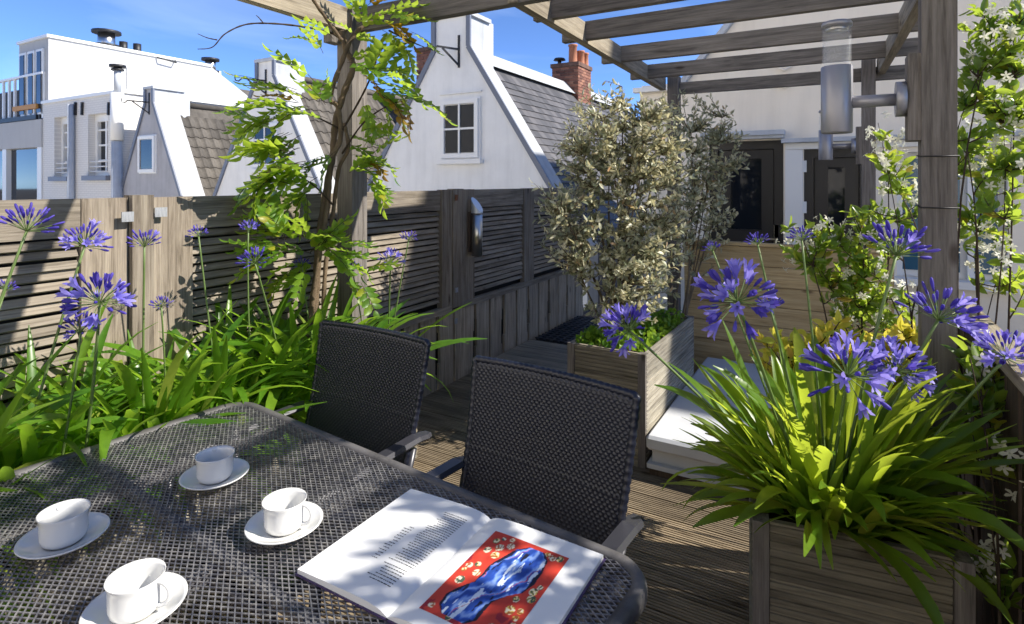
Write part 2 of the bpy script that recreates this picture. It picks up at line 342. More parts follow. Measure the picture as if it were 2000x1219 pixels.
def picket(w, notch):
    m = MB(); g0 = .024
    P = [(g0,0),(w-.006,0),(w-.006,.12),(w-.006+ (0 if notch else -.012),.125),(w-.006+(0 if notch else -.012),.33),(w-.006,.335),(w-.006,.55),(g0,.55),(g0,.42),(g0+(.012 if notch else 0),.415),(g0+(.012 if notch else 0),.2),(g0,.195)]
    n = len(P); m.add([(0,y,z) for y,z in P]+[(-.022,y,z) for y,z in P], [tuple(range(n)), tuple(range(2*n-1,n-1,-1))])
    for i in range(n): m.f.append((n+i, n+(i+1)%n, (i+1)%n, i)); m.m.append(0); m.sm.append(False)
    return m.mesh('picket', W_Z)
for i in range(len(pk)-1):
    y0, y1 = fy(pk[i]), fy(pk[i+1]); put('picket', picket(y1-y0, i%2), fence, T((FX+U(-.004,.006), y0, -.012+U(-.004,.004))))
yy = -1.2
while yy < fy(750)-.05:
    w = .2; put('picket', picket(w, 0), fence, T((FX, yy, -.012))); yy += w
hinge = MB().box((0,-.5,-.5),(.006,.5,.5)).mesh('hinge', plaster('galvanised', (.30,.31,.33), 40, .3, .5, .1)); rust = MB().box((0,-.5,-.5),(.006,.5,.5)).mesh('hinge', mat('rusty_hinge', (.18,.07,.03), .8))
for px,py,w,h,r in ((240,423,.045,.04,hinge),(305,414,.05,.04,hinge),(884,386,.03,.045,rust),(884,566,.035,.035,hinge),(883,626,.035,.04,hinge)):
    p = at_x(px,py,FX); put('hinge', r, fence, T((FX+.0325, p.y, p.z), 0, (1,w,h)))

# fence lamp
lp = at_x(915,455,FX)
fl = thing('fence_lamp', (FX+.05, lp.y, .9), 'stainless steel outdoor light with slanted top on the slatted fence', 'lamp')
yl = lp.y; z0, z1 = 1.5-159*4.02/1120, 1.5-70*4.02/1120
put('back_plate', MB().box((FX+.019,yl-.035,z0+.03),(FX+.035,yl+.045,z1+.02)).mesh('back_plate', mat('bronze_plate', (.07,.05,.04), .5)), fl)
put('tube', MB().lathe([(.0,0),(.042,0),(.042,z1-z0),(.0,z1-z0)], 24, 0, (FX+.08,yl,z0)).mesh('tube', STEEL), fl)
mb = MB(); n = 20; b0 = [(FX+.08+.045*math.cos(2*math.pi*k/n), yl+.045*math.sin(2*math.pi*k/n)) for k in range(n)]
mb.add([(x,y,z1+.012) for x,y in b0]+[(x,y,z1+.022+(FX+.125-x)*1.25) for x,y in b0], [tuple(range(n))[::-1], tuple(range(n,2*n))]+[(k,(k+1)%n,n+(k+1)%n,n+k) for k in range(n)])
put('slanted_cap', mb.mesh('slanted_cap', mat('brushed_cap', (.62,.66,.70), .45, .6)), fl)

# ------------------------------------------------------------ pergola
pg = thing('pergola', (-1,3.6,0), 'weathered grey timber pergola over the terrace', 'pergola')
PX, PY, PZ = W_GREYX, W_GREYY, W_POST
def pbar(name, p, q, w, h, m): return put(name, MB().bar(p, q, w, h).mesh(name, m), pg)
ZB = 2.365
def post(name, x0, x1, y0, y1, zt):
    c = Vector(((x0+x1)/2,(y0+y1)/2,0)); return put(name, MB().box((x0-c.x,y0-c.y,-.02),(x1-c.x,y1-c.y,zt)).mesh('post', PZ), pg, T(c))
post('post', -2.345,-2.235, 2.21,2.32, 2.43)
post('post', .227,.319, 2.24,2.335, 2.9)
post('post', .142,.231, 5.0,5.09, 2.42)
post('post', -1.302,-1.208, 5.0,5.095, 2.42)
post('post', -2.34,-2.23, -1.5,-1.39, 2.43)
post('post', .33,.42, -1.5,-1.4, 2.43)
def rot_y(y): return (y-2.26)*-.027
def beamY(x, y0, y1, w=.05, h=.115): pbar('beam', (x+rot_y(y0), y0, ZB), (x+rot_y(y1), y1, ZB), w, h, PY)
beamY(-1.275, 2.235, 5.04)
beamY(.345, -1.6, 5.12)
pbar('beam', (-2.29, -1.6, ZB), (-2.29, 2.215, ZB), .055, .12, PY)
pbar('beam', (-2.24, 2.265, ZB), (.318, 2.275, ZB), .05, .12, PX)
for y, x0, x1, dz in ((2.62,-1.36,.46,.012),(3.10,-1.42,.46,.010),(3.77,-1.43,.50,.008),(4.46,-1.45,.46,.006)):
    pbar('rafter', (x0, y, ZB+dz), (x1, y+.02, ZB+dz), .045, .105, PX)
pbar('rafter', (-1.205, 5.06, ZB-.05), (.43, 5.115, ZB-.05), .04, .10, PX)
for y in (1.42,.55,-.4): pbar('rafter', (-2.45, y, ZB+.1), (.55, y+.02, ZB+.1), .045, .105, PX)
put('bracket', MB().box((-2.36,2.13,2.235),(-2.30,2.209,2.305)).mesh('bracket', W_POST), pg)

# lamps on the posts
def post_lamp(x, y, z, label):
    t = thing('post_lamp', (x,y,z), label, 'lamp', 'cylinder lamps on the pergola posts')
    M = T((x,y,z))
    put('mounting_block', MB().box((-.036,-.03,-.14),(0,.06,.14)).mesh('mounting_block', W_POST), t, M)
    put('wall_disc', MB().tube([(-.066,.015,0),(-.037,.015,0)], .058, 28).mesh('wall_disc', ALU), t, M)
    put('arm', MB().tube([(-.19,.015,0),(-.066,.015,0)], .0205, 20).mesh('arm', ALU), t, M)
    cx = -.236
    put('body', MB().lathe([(.0,-.105),(.046,-.105),(.049,-.1),(.049,.125),(.047,.127),(.0,.127)], 36, 0, (cx,.015,0)).mesh('body', ALU), t, M)
    put('glass', MB().lathe([(.045,.129),(.045,.262),(.041,.262),(.041,.129),(.045,.129)], 36, 0, (cx,.015,0)).mesh('glass', CLEAR), t, M)
    put('reflector', MB().lathe([(.0,.246),(.034,.248),(.036,.262),(0,.262)], 28, 0, (cx,.015,0)).mesh('reflector', STEEL), t, M)
    put('cap', MB().lathe([(.0,.263),(.0475,.263),(.0475,.275),(.044,.281),(.0,.283)], 36, 0, (cx,.015,0)).mesh('cap', ALU), t, M)
post_lamp(.227, 2.275, 1.775, 'big near grey cylinder lamp with clear glass top on the right post')
post_lamp(.142, 5.03, 1.775, 'small far grey cylinder lamp below and behind the near lamp')
mb = MB()
for z in (1.29, 1.075):
    pass
def ties(x0,x1,y0,y1,z):
    e=.004; return [(x0-e,y0-e,z),(x1+e,y0-e,z),(x1+e,y1+e,z+.006),(x0-e,y1+e,z+.006),(x0-e,y0-e,z)]
for py in (305,406):
    z = at_y(1835,py,2.24).z
    put('tie_wire', MB().tube(ties(.227,.319,2.24,2.335,z), .0022, 5).mesh('tie_wire', BLACKM), pg)

# ------------------------------------------------------------ white house behind the terrace
WY = 6.7
hx = lambda px: at_y(px, 300, WY).x
hz = lambda px, py: at_y(px, py, WY).z
wh = thing('white_house', (2,WY,0), 'cream plastered house with dark doors behind the pergola', 'house')
xl, xr, ze = hx(1250), 15., hz(1250,185)
d1 = (hx(1385), hx(1530), 0, hz(1480,275)); d2 = (hx(1570), hx(1700), 0, hz(1630,290)); w1 = (hx(1752), hx(1968), hz(1880,548), hz(1880,295))
ops = sorted([d1,d2,w1])
xs = [xl]+[v for o in ops for v in o[:2]]+[xr]
for i in range(len(xs)-1):
    a, b = xs[i], xs[i+1]
    o = [q for q in ops if abs(q[0]-a)<1e-6]
    if o:
        o = o[0]; put('wall', MB().box((a,WY,o[3]),(b,WY+.3,ze)).mesh('wall', CREAM), wh)
        if o[2] > .05: put('wall', MB().box((a,WY,-.05),(b,WY+.3,o[2])).mesh('wall', CREAM), wh)
    else: put('wall', MB().box((a,WY,-6.95 if b>8 else -.05),(b,WY+.3,ze)).mesh('wall', CREAM), wh)
ztop = 10.5; xtop = xl+.55+(ztop-ze)/1.22
put('gable', MB().prism([(xl+.02,ze+.002),(xr,ze+.002),(xr,9.0),(8.35,9.0),(8.35,ztop),(xtop,ztop),(xl+.55,ze+.10),(xl+.02,ze+.10)], WY+.001, WY+6).mesh('gable', CREAM), wh)
put('back_block', MB().box((xl+.02,WY+.302,-6.95),(xr,WY+6,ze)).mesh('back_block', CREAM), wh)
put('eave_cornice', MB().box((xl-.06,WY-.09,ze+.015),(xl+.58,WY-.001,ze+.07)).mesh('eave_cornice', PAINT), wh)
put('verge_trim', MB().bar((xl+.5,WY-.03,ze+.09),(xtop,WY-.03,ztop+.05), .06, .09, (0,-1,0)).mesh('verge_trim', ZINC), wh)
def door(o, label, flip, glassz, gm):
    x0,x1,z0,z1 = o
    root = put('door', MB().box((x0,WY+.10,0),(x1,WY+.15,z1)).mesh('door', DOORM), wh, label=label)
    fw = .09
    for a,b,c,d in ((x0,x0+fw,0,z1),(x1-fw,x1,0,z1),(x0+fw,x1-fw,z1-fw,z1)):
        put('door_frame', MB().box((a,WY+.03,c),(b,WY+.099,d)).mesh('door_frame', DOORM), root)
    m_ = .13 
    put('pane', MB().box((x0+fw+m_,WY+.085,glassz),(x1-fw-m_,WY+.098,z1-fw-.1)).mesh('pane', gm), root)
    for a,b,c,d in ((x0+fw+.01,x0+fw+m_,.02,z1-fw-.01),(x1-fw-m_,x1-fw-.01,.02,z1-fw-.01),(x0+fw+m_,x1-fw-m_,z1-fw-.1,z1-fw-.01),(x0+fw+m_,x1-fw-m_,.02,glassz)):
        put('door_rail', MB().box((a,WY+.055,c),(b,WY+.098,d)).mesh('door_rail', DOORM), root)
    return root
dr = door(d1, 'dark door with glass pane and steel handle', 1, .98, GLASS)
p = at_y(1515,462,WY)
put('handle', MB().box((p.x-.02,WY+.03,p.z-.16),(p.x+.025,WY+.054,p.z+.12)).bar((p.x,WY+.005,p.z-.03),(p.x-.14,WY+.005,p.z-.03),.02,.02).bar((p.x,WY+.04,p.z-.03),(p.x,WY-.004,p.z-.03),.02,.02).mesh('handle', STEEL), dr)
dr2 = door(d2, 'dark door with reflecting glass', 1, .85, GLASS)
for py in (325,405):
    p = at_y(1573,py,WY); put('door_hinge', MB().box((p.x-.025,WY-.012,p.z-.06),(p.x+.012,WY+.0,p.z+.06)).mesh('door_hinge', PAINT), dr2)
put('door_canopy', MB().box((hx(1375),WY-.11,hz(1480,272)),(hx(1532),WY-.001,hz(1480,266))).box((hx(1372),WY-.14,hz(1480,266)+.001),(hx(1534),WY-.001,hz(1480,257))).mesh('door_canopy', ZINC), wh)
put('lintel', MB().box((hx(1527),WY-.10,hz(1560,279)),(hx(2060),WY-.001,hz(1560,271))).mesh('lintel', ZINC), wh)
put('fascia', MB().box((hx(1534),WY-.03,hz(1560,292)),(hx(2060),WY-.001,hz(1560,279.6))).mesh('fascia', PAINT), wh)
put('pilaster', MB().box((hx(1534),WY-.05,0),(hx(1568),WY-.001,hz(1560,293))).mesh('pilaster', PAINT), wh)
x0,x1,z0,z1 = w1
wn = put('window', MB().box((x0,WY+.12,z0),(x1,WY+.15,z1)).mesh('window', PAINT), wh, label='tall blue tinted window with white sill')
nw = 3; ww = (x1-x0)/nw
for k in range(nw):
    a = x0+k*ww; put('pane', MB().box((a+.05,WY+.10,z0+.06),(a+ww-.05,WY+.119,z1-.06)).mesh('pane', GLASSB), wn)
    put('window_frame', MB().box((a,WY+.06,z0),(a+.049,WY+.118,z1)).mesh('window_frame', PAINT), wn)
put('sill', MB().box((x0-.08,WY-.1,z0-.07),(x1+.08,WY+.118,z0-.002)).mesh('sill', PAINT), wn)
for px,py in ((1533,168),(1532,134)):
    p = at_y(px,py,WY); put('wall_hook', MB().tube([p+Vector((-.07,-.02,.02)),p+Vector((0,-.05,-.03)),p+Vector((.07,-.02,.02))], .012, 8).mesh('wall_hook', CREAM), wh)

# ------------------------------------------------------------ gabled houses across the roofs
GY = 8.3
def pantile():
    w, l = .26, .36
    m = MB()
    def P(u, v): return Vector(((u-.5)*w, v*l, .03*math.sin(u*2*math.pi+.6)*.9 + (1-v)*.028))
    m.grid(P, 8, 1)
    b = [tuple(P(i/8,0)-Vector((0,0,.03))) for i in range(9)]; t = [tuple(P(i/8,0)) for i in range(9)]
    m.add(b+t, [(i,i+1,10+i,9+i) for i in range(8)])
    return m.mesh('roof_tile', TILE)
PT = pantile()
def gable_house(name, label, cx, bw, zbox, ztop_, m_, zr, ylen, wallm, roof, win, hook, boxd=.5, eave=.5, vw=.45, tri=True):
    t = thing(name, (cx,GY,-7), label, 'house')
    hw = lambda z: bw+(zbox-z)/m_
    e = eave; W_ = hw(e)
    poly = [(cx-W_,-6.95),(cx+W_,-6.95),(cx+W_,e),(cx+bw,zbox),(cx+bw,ztop_),(cx-bw,ztop_),(cx-bw,zbox),(cx-W_,e)]
    put('gable_wall', MB().prism(poly, GY, GY+vw, 0, 1).mesh('gable_wall', wallm, ZINCL), t)
    put('crown_box', MB().box((cx-bw+.001,GY+vw+.001,zbox-.4),(cx+bw+.001,GY+vw+boxd-.45+.3,ztop_-.01)).mesh('crown_box', ZINC), t)
    tw = .085
    for s in (-1,1):
        put('verge_trim', MB().bar((cx+s*(W_-.02),GY-.02,e),(cx+s*(bw-.01),GY-.02,zbox), .04, tw, (s*m_,0,1)).mesh('verge_trim', TRIM), t)
        put('crown_trim', MB().box((cx+s*bw-tw/2,GY-.045,zbox),(cx+s*bw+tw/2,GY-.002,ztop_-.04)).mesh('crown_trim', TRIM), t)
    put('crown_trim', MB().box((cx-bw-.05,GY-.05,ztop_-.039),(cx+bw+.05,GY+vw+.2,ztop_+.03)).mesh('crown_trim', ZINC), t)
    # roof body
    q = (zr-.02); hwr = (zbox-zr)/m_+bw
    y0 = GY+vw+.001; y1 = GY+ylen
    off = .14
    rp = [(cx-hw(e)+off*.8,e),(cx+hw(e)-off*.8,e),(cx+.02,zr+bw*m_*.0),(cx-.02,zr)]
    rp = [(cx-W_+off,-6.95),(cx+W_-off,-6.95),(cx+W_-off,e),(cx,zr),(cx-W_+off,e)]
    rf = put('roof', MB().prism(rp, y0, y1).mesh('roof', SLATE if roof=='slate' else TILE), t)
    run = W_-off; sl_ = Vector((-run,0,zr-e)); Ls = sl_.length; sd = sl_/Ls
    nrm = Vector((sd.z,0,-sd.x))
    base = Vector((cx+run,0,e))
    if roof == 'tile':
        rows = int((Ls-.1)/.31); cols = int((y1-y0-.06)/.25)
        Rm = Matrix((Vector((0,-1,0)), sd, nrm)).transposed()
        Rm = Matrix((Vector((0,1,0)), sd, nrm)).transposed().to_4x4()
        first = max(0, rows-9-2)
        for r in range(first, rows):
            for c in range(cols):
                p = base + sd*(r*.31) + nrm*.03 + Vector((0, y0+.16+c*.25, 0))
                put('roof_tile', PT, rf, Matrix.Translation(p) @ Rm @ Matrix.Rotation(U(-.012,.012),4,'Z'))
        put('ridge', MB().tube([(cx,y0,zr+.02),(cx,y1,zr+.02)], .085, 12).mesh('ridge', TILE), rf)
    else:
        mb = MB(); rows = int(Ls/.17); cols = int((y1-y0)/.22)
        for r in range(rows-2):
            for c in range(cols):
                o_ = (r%2)*.11; l = .27; th = U(.008,.016)
                p0 = base+sd*(r*.17)+Vector((0,y0+c*.22+o_+.004,0)); a = p0+nrm*(.02+th); b = p0+sd*l+nrm*.006
                k = Vector((0,.212,0)); j = nrm*-.012
                mb.add([a,a+k,b+k,b,a+j,a+k+j], [(0,1,2,3),(4,5,1,0)])
        put('slate', mb.mesh('slate', SLATE), rf, kind='stuff')
        k = sd*-.42+nrm*.045
        put('ridge_flashing', MB().add([Vector((cx,y0,zr+.06)),Vector((cx,y1,zr+.06)),Vector((cx,y1,zr+.06))+k,Vector((cx,y0,zr+.06))+k,
             Vector((cx-.45,y0,zr-.4)),Vector((cx-.45,y1,zr-.4))], [(0,3,2,1),(0,1,5,4)]).mesh('ridge_flashing', ZINCL), rf)
    if win:
        x0,x1,z0,z1,nx,nz,sill = win
        w_ = put('window', MB().box((x0,GY-.03,z0),(x1,GY-.001,z1)).mesh('window', PAINT), t)
        fr = .075
        for a,b,c,d in ((x0+.03,x0+.03+fr,z0+.03,z1-.03),(x1-.03-fr,x1-.03,z0+.03,z1-.03),(x0+.03+fr,x1-.03-fr,z1-.03-fr,z1-.03),(x0+.03+fr,x1-.03-fr,z0+.03,z0+.03+fr)):
            put('frame', MB().box((a,GY-.075,c),(b,GY-.031,d)).mesh('frame', PAINT), w_)
        gx0,gx1,gz0,gz1 = x0+.03+fr,x1-.03-fr,z0+.03+fr,z1-.03-fr
        for i in range(nx):
            for k in range(nz):
                a = gx0+(gx1-gx0)*i/nx; b = gx0+(gx1-gx0)*(i+1)/nx; c = gz0+(gz1-gz0)*k/nz; d = gz0+(gz1-gz0)*(k+1)/nz
                put('pane', MB().box((a+.018,GY-.05,c+.018),(b-.018,GY-.032,d-.018)).mesh('pane', GLASS), w_)
        if nx > 1: put('glazing_bar', MB().box(((gx0+gx1)/2-.017,GY-.068,gz0),((gx0+gx1)/2+.017,GY-.032,gz1)).mesh('glazing_bar', PAINT), w_)
        for k in range(1,nz): put('glazing_bar', MB().box((gx0,GY-.066,gz0+(gz1-gz0)*k/nz-.017),(gx1,GY-.033,gz0+(gz1-gz0)*k/nz+.017)).mesh('glazing_bar', PAINT), w_)
        if sill: put('sill', MB().box((x0-.05,GY-.12,z0-.075),(x1+.05,GY-.001,z0-.002)).mesh('sill', PAINT), w_); put('drip_moulding', MB().box((x0-.02,GY-.045,z1+.08),(x1+.02,GY-.001,z1+.105)).mesh('drip_moulding', WHITE), w_)
    if hook:
        hxp, hzp, hl = hook
        mb = MB().bar((hxp,GY-.01,hzp+.25),(hxp,GY-.01,hzp-.32),.035,.03).bar((hxp,GY-.02,hzp),(hxp-hl*.55,GY-hl*.8,hzp+.02),.035,.03).bar((hxp,GY-.02,hzp-.28),(hxp-hl*.42,GY-hl*.62,hzp+.0),.03,.03)
        e_ = Vector((hxp-hl*.55,GY-hl*.8,hzp+.02)); mb.tube([e_, e_+Vector((-.07,-.03,-.06)), e_+Vector((-.14,-.06,-.04)), e_+Vector((-.15,-.07,.06))], .015, 6)
        put('hoist_bracket', mb.mesh('hoist_bracket', BLACKM), t)
    return t
def gx(px): return at_y(px, 300, GY).x
def gz(px, py): return at_y(px, py, GY).z
gable_house('gabled_house', 'tall white gabled house with four-pane window and dark slate roof', -5.98, .38, 3.87, 4.45, 1.53, 3.96, 9.5, WHITE, 'slate',
    (gx(862),gx(940),gz(900,312),gz(900,192),2,2,True), (gx(897),gz(897,97),.42))
gable_house('gabled_house', 'white gabled house with brown tiled roof half hidden by the vine', -11.0, .29, 3.85, 4.2, 1.71, 3.9, 6.2, WHITE, 'tile',
    (gx(495),gx(548),gz(520,330),gz(520,240),2,3,True), (gx(520),gz(520,158),.5))
gable_house('gabled_house', 'small grey gabled house with narrow casement and grey pantiles', -15.63, .19, 3.58, 3.97, 1.93, 3.6, 4.2, GREYW, 'tile',
    (gx(273),gx(307),gz(290,339),gz(290,264),1,1,False), (gx(292),gz(292,200),.5), vw=.6)
# chimneys
def chimney(cx, cy, w, dpt, z0, z1, label, pots):
    t = thing('brick_chimney', (cx,cy,z0), label, 'chimney')
    put('core', MB().box((cx-w/2+.012,cy-dpt/2+.012,z0),(cx+w/2-.012,cy+dpt/2-.012,z1-.005)).mesh('core', MORTAR), t)
    bl, bh, g_ = .2, .062, .012
    bx = MB().box((-.5,-.5,-.5),(.5,.5,.5)).mesh('brick', BRICK)
    z = max(z0, z1-1.55); r = 0
    rows = int((z1-.1-z)/(bh+g_)); z = z1-.1-rows*(bh+g_)
    for r in range(rows):
        for face in (0,1):
            ln = w if face==0 else dpt; n_b = max(1,round(ln/(bl+g_))); b_ = ln/n_b; o_ = (r%2)*b_/2
            k = -1
            while True:
                a = max(0, k*b_+o_); e = min(ln, (k+1)*b_+o_); k += 1
                if a >= ln-.01: break
                if e-a < .03: continue
                if face == 0: put('brick', bx, t, T((cx-w/2+(a+e)/2, cy-dpt/2+.01, z+bh/2), 0, (e-a-g_, .03, bh)))
                else: put('brick', bx, t, T((cx+w/2-.01, cy-dpt/2+(a+e)/2, z+bh/2), 0, (.03, e-a-g_, bh)))
        z += bh+g_
    put('cap', MB().box((cx-w/2-.03,cy-dpt/2-.03,z1-.1),(cx+w/2+.03,cy+dpt/2+.03,z1)).mesh('cap', plaster('old_brick_cap', (.17,.10,.075), 8, .3)), t)
    for x,y,r_,h in pots: put('chimney_pot', MB().lathe([(r_*1.1,0),(r_,.05),(r_*.92,h-.05),(r_*1.08,h-.04),(r_*1.08,h),(r_*.8,h),(r_*.8,h-.15),(0,h-.15)], 20, 0, (cx+x,cy+y,z1)).mesh('chimney_pot', TERRA), t)
    return t
ch = chimney(-6.0, 13.6, .72, .85, 2.6, 4.5, 'red brick chimney with clay pots above the slate roof', ((.1,-.15,.11,.5),(.2,.12,.1,.38),(.24,.32,.09,.36)))
put('cowl', MB().tube([(-6.25,13.4,4.5),(-6.25,13.4,4.62)],.05,10).lathe([(.0,.0),(.16,0),(.13,.05),(0,.06)],16,0,(-6.25,13.4,4.63)).mesh('cowl', BLACKM), ch)
cq = at_y(842,120,12.5)
chimney(cq.x-.02, 12.5, .5, .6, 2.5, at_y(842,97,12.5).z, 'narrow dark brick chimney peeking out left of the tall white gable', ())

# ------------------------------------------------------------ white block at the left
lb = thing('white_block_house', (-20,GY,-7), 'white flat-roofed house with painted brick front and boxy top floor', 'house')
bx0, bx1, bzt = gx(84), gx(237), gz(150,194)
wins = [(gx(106),gx(135),gz(120,345),gz(120,228)),(gx(172),gx(211),gz(190,343),gz(190,222))]
xs = [bx0]+[v for w in wins for v in w[:2]]+[bx1]
for i in range(5):
    a,b = xs[i],xs[i+1]
    if i%2:
        w = wins[i//2]; put('brick_wall', MB().box((a,GY,w[3]),(b,GY+.35,bzt)).mesh('brick_wall', BRICKW), lb); put('brick_wall', MB().box((a,GY,-6.95),(b,GY+.35,w[2])).mesh('brick_wall', BRICKW), lb)
    else: put('brick_wall', MB().box((a,GY,-6.95),(b,GY+.35,bzt)).mesh('brick_wall', BRICKW), lb)
put('brick_wall', MB().box((bx0+.3,GY+.351,-6.95),(bx1-.001,GY+7,bzt-.01)).mesh('brick_wall', BRICKW), lb)
put('parapet', MB().box((bx0,GY-.06,bzt+.001),(bx1+.06,GY+7,bzt+.09)).mesh('parapet', PAINT), lb)
for x0,x1,z0,z1 in wins:
    w_ = put('window', MB().box((x0,GY+.28,z0),(x1,GY+.30,z1)).mesh('window', GLASS), lb)
    for a,b,c,d in ((x0,x0+.13,z0,z1),(x1-.13,x1,z0,z1),(x0+.13,x1-.13,z1-.2,z1),(x0+.13,x1-.13,z0,z0+.12)): put('frame', MB().box((a,GY+.18,c),(b,GY+.279,d)).mesh('frame', PAINT), w_)
    xm = (x0+x1)/2; put('glazing_bar', MB().box((xm-.04,GY+.21,z0+.12),(xm+.04,GY+.279,z1-.2)).mesh('glazing_bar', PAINT), w_)
    for k in (1,2,3): zz = z0+(z1-z0)*k/4; put('glazing_bar', MB().box((x0+.13,GY+.22,zz-.025),(x1-.13,GY+.278,zz+.025)).mesh('glazing_bar', PAINT), w_)
    put('sill', MB().box((x0-.12,GY-.12,z0-.14),(x1+.12,GY+.17,z0-.002)).mesh('sill', TRIM), w_)
    for k in range(3): put('guard_rail', MB().tube([(x0,GY+.05,z0+.12+k*.14),(x1,GY+.05,z0+.12+k*.14)], .018, 6).mesh('guard_rail', PAINT), w_)
put('drain_pipe', MB().tube([(gx(146),GY-.1,-6.9),(gx(146),GY-.1,bzt-.15)], .09, 10).mesh('drain_pipe', ZINC), lb)
for px in (150,163,215): put('wall_anchor', MB().bar((gx(px),GY-.03,gz(px,200)),(gx(px)-.02,GY-.03,gz(px,225)),.07,.05).mesh('wall_anchor', BLACKM), lb)
put('flue_pipe', MB().tube([(gx(238),GY-.12,gz(238,275)),(gx(238),GY-.12,gz(238,183))], .16, 12).mesh('flue_pipe', PAINT), lb)
put('flue_pipe', MB().tube([(gx(238),GY-.12,-6.9),(gx(238),GY-.12,gz(238,276))], .13, 12).mesh('flue_pipe', ZINC), lb)
put('flue_pipe', MB().tube([(gx(239),GY-.12,gz(238,182)),(gx(239),GY-.12,gz(238,140))], .09, 12).mesh('flue_pipe', ZINC), lb)
put('flue_cowl', MB().tube([(gx(239),GY-.12,gz(238,140)),(gx(239),GY-.12,gz(238,137))], .16, 12).tube([(gx(239),GY-.12,gz(238,134)),(gx(239),GY-.12,gz(238,129))], .2, 12).tube([(gx(239),GY-.12,gz(238,137)),(gx(239),GY-.12,gz(238,134))], .1, 12).mesh('flue_cowl', BLACKM), lb)
# top floor box: its right side runs back along y
tx1 = gx(90); tx0 = gx(33); tz1 = gz(90,72); tz0 = bzt-.3
ym = at_x(413,125,tx1).y; ye = at_x(487,190,tx1).y
put('top_floor', MB().box((tx0,GY+.06,tz0),(tx1,ye,tz1-1.0)).mesh('top_floor', PANEL), lb)
sd_ = [(GY+.06,tz1-.999),(ye,tz1-.999),(ye,at_x(487,190,tx1).z),(ym,tz1),(GY+.06,tz1)]
put('top_floor', MB().add([(tx1,y,z) for y,z in sd_]+[(tx0,y,z) for y,z in sd_], [(0,1,2,3,4),(9,8,7,6,5)]+[(i,5+i,5+(i+1)%5,(i+1)%5) for i in range(5)]).mesh('top_floor', PANEL), lb)
put('roof_edge', MB().box((tx0-.05,GY,tz1+.001),(tx1+.06,ym,tz1+.09)).mesh('roof_edge', PAINT), lb)
for k,(pa,pb) in enumerate(((190,245),(247,295))):
    ya, yb = at_x(pa,200,tx1).y, at_x(pb,200,tx1).y
    put('cladding_panel', MB().box((tx1+.002,ya,tz0+.4),(tx1+.05,yb-.03,tz1-.55)).mesh('cladding_panel', PAINT), lb)
for px in (188,297,368,428):
    y = at_x(px,200,tx1).y; put('cladding_joint', MB().box((tx1+.001,y,tz0),(tx1+.03,y+.06,tz1-.1)).mesh('cladding_joint', WHITE), lb)
y_ = at_x(322,118,tx1)
put('outdoor_lamp', MB().tube([y_+Vector((.05,-.3,.05)),y_+Vector((.2,-.2,0)),y_+Vector((.2,.3,-.05)),y_+Vector((.05,.35,.05))], .025, 8).mesh('outdoor_lamp', BLACKM), lb)
# front face with windows (facing the terrace)
for k in range(3):
    a = gx(37+k*16.5); b = gx(37+k*16.5+13)
    w_ = put('window', MB().box((a,GY+.0,gz(60,225)),(b,GY+.055,gz(60,100))).mesh('window', PAINT), lb)
    put('pane', MB().box((a+.09,GY-.02,gz(60,222)),(b-.09,GY-.001,gz(60,105))).mesh('pane', GLASS), w_)
# roof flues
def flue(px,py0,py1,dia,cowl,ms):
    y = 11.5; p0 = at_y(px,py0,y); p1 = at_y(px,py1,y)
    x = tx1-.8; p0 = at_x(px,py0,x); p1 = at_x(px,py1,x); r = dia
    f = put('roof_flue', MB().tube([(x,p0.y,tz1),(x,p0.y,p1.z)], r, 14).mesh('roof_flue', ms), lb)
    if cowl: put('cowl', MB().tube([(x,p0.y,p1.z-.02),(x,p0.y,p1.z+.07)], r*1.7, 14).tube([(x,p0.y,p1.z-.5),(x,p0.y,p1.z-.42)], r*1.7, 14).mesh('cowl', BLACKM), f)
flue(208,90,65,.26,True,STEEL); flue(241,95,82,.13,False,BLACKM); flue(268,100,86,.13,False,BLACKM); flue(411,125,118,.2,True,STEEL)
# lower left annex with big glazing and the balcony on top
an = thing('glazed_annex', (-23.5,GY,-7), 'white annex with dark glazing and balcony at the far left edge', 'annex')
ax0, ax1 = gx(-60), bx0-.01
put('wall', MB().box((ax0,GY-.05,gz(40,290)),(ax1,GY+2,gz(40,238))).mesh('wall', PANEL), an)
put('wall', MB().box((ax0,GY+.16,-6.95),(ax1,GY+2,gz(40,290)-.002)).mesh('wall', WHITE), an)
for a,b in ((gx(-40),gx(7)),(gx(15),gx(75))):
    put('pane', MB().box((a,GY+.10,-1),(b,GY+.15,gz(40,292))).mesh('pane', GLASS), an)
for a,b in ((gx(7)+.01,gx(15)-.01),(gx(75)+.01,ax1-.01)): put('mullion', MB().box((a,GY-.04,-6.9),(b,GY+.159,gz(40,290)-.004)).mesh('mullion', PAINT), an)
for px in range(-40,90,11):
    put('baluster', MB().box((gx(px),GY+.0,gz(40,236)),(gx(px)+.09,GY+.06,gz(40,153))).mesh('baluster', PAINT), an)
put('handrail', MB().box((gx(-60),GY-.03,gz(40,153)+.001),(gx(84),GY+.09,gz(40,150)+.02)).mesh('handrail', PAINT), an)
put('timber_edge', MB().box((gx(30),GY-.08,gz(60,214)),(gx(76),GY-.001,gz(60,205))).mesh('timber_edge', mat('orange_timber', (.50,.24,.05), .6)), an)
put('balcony_beam', MB().box((gx(-60),GY-.07,gz(40,237)),(gx(75),GY-.002,gz(60,226))).mesh('balcony_beam', BLACKM), an)
bk = thing('tiled_roof_beyond', (-33,14,-7), 'dark tiled roof far behind the balcony at the left edge', 'roof')
put('roof', MB().prism([(-50,-6.9),(-27,-6.9),(-27,5.4),(-28.5,6.6),(-48,6.6),(-50,5.4)],14,22).mesh('roof', TILE), bk)

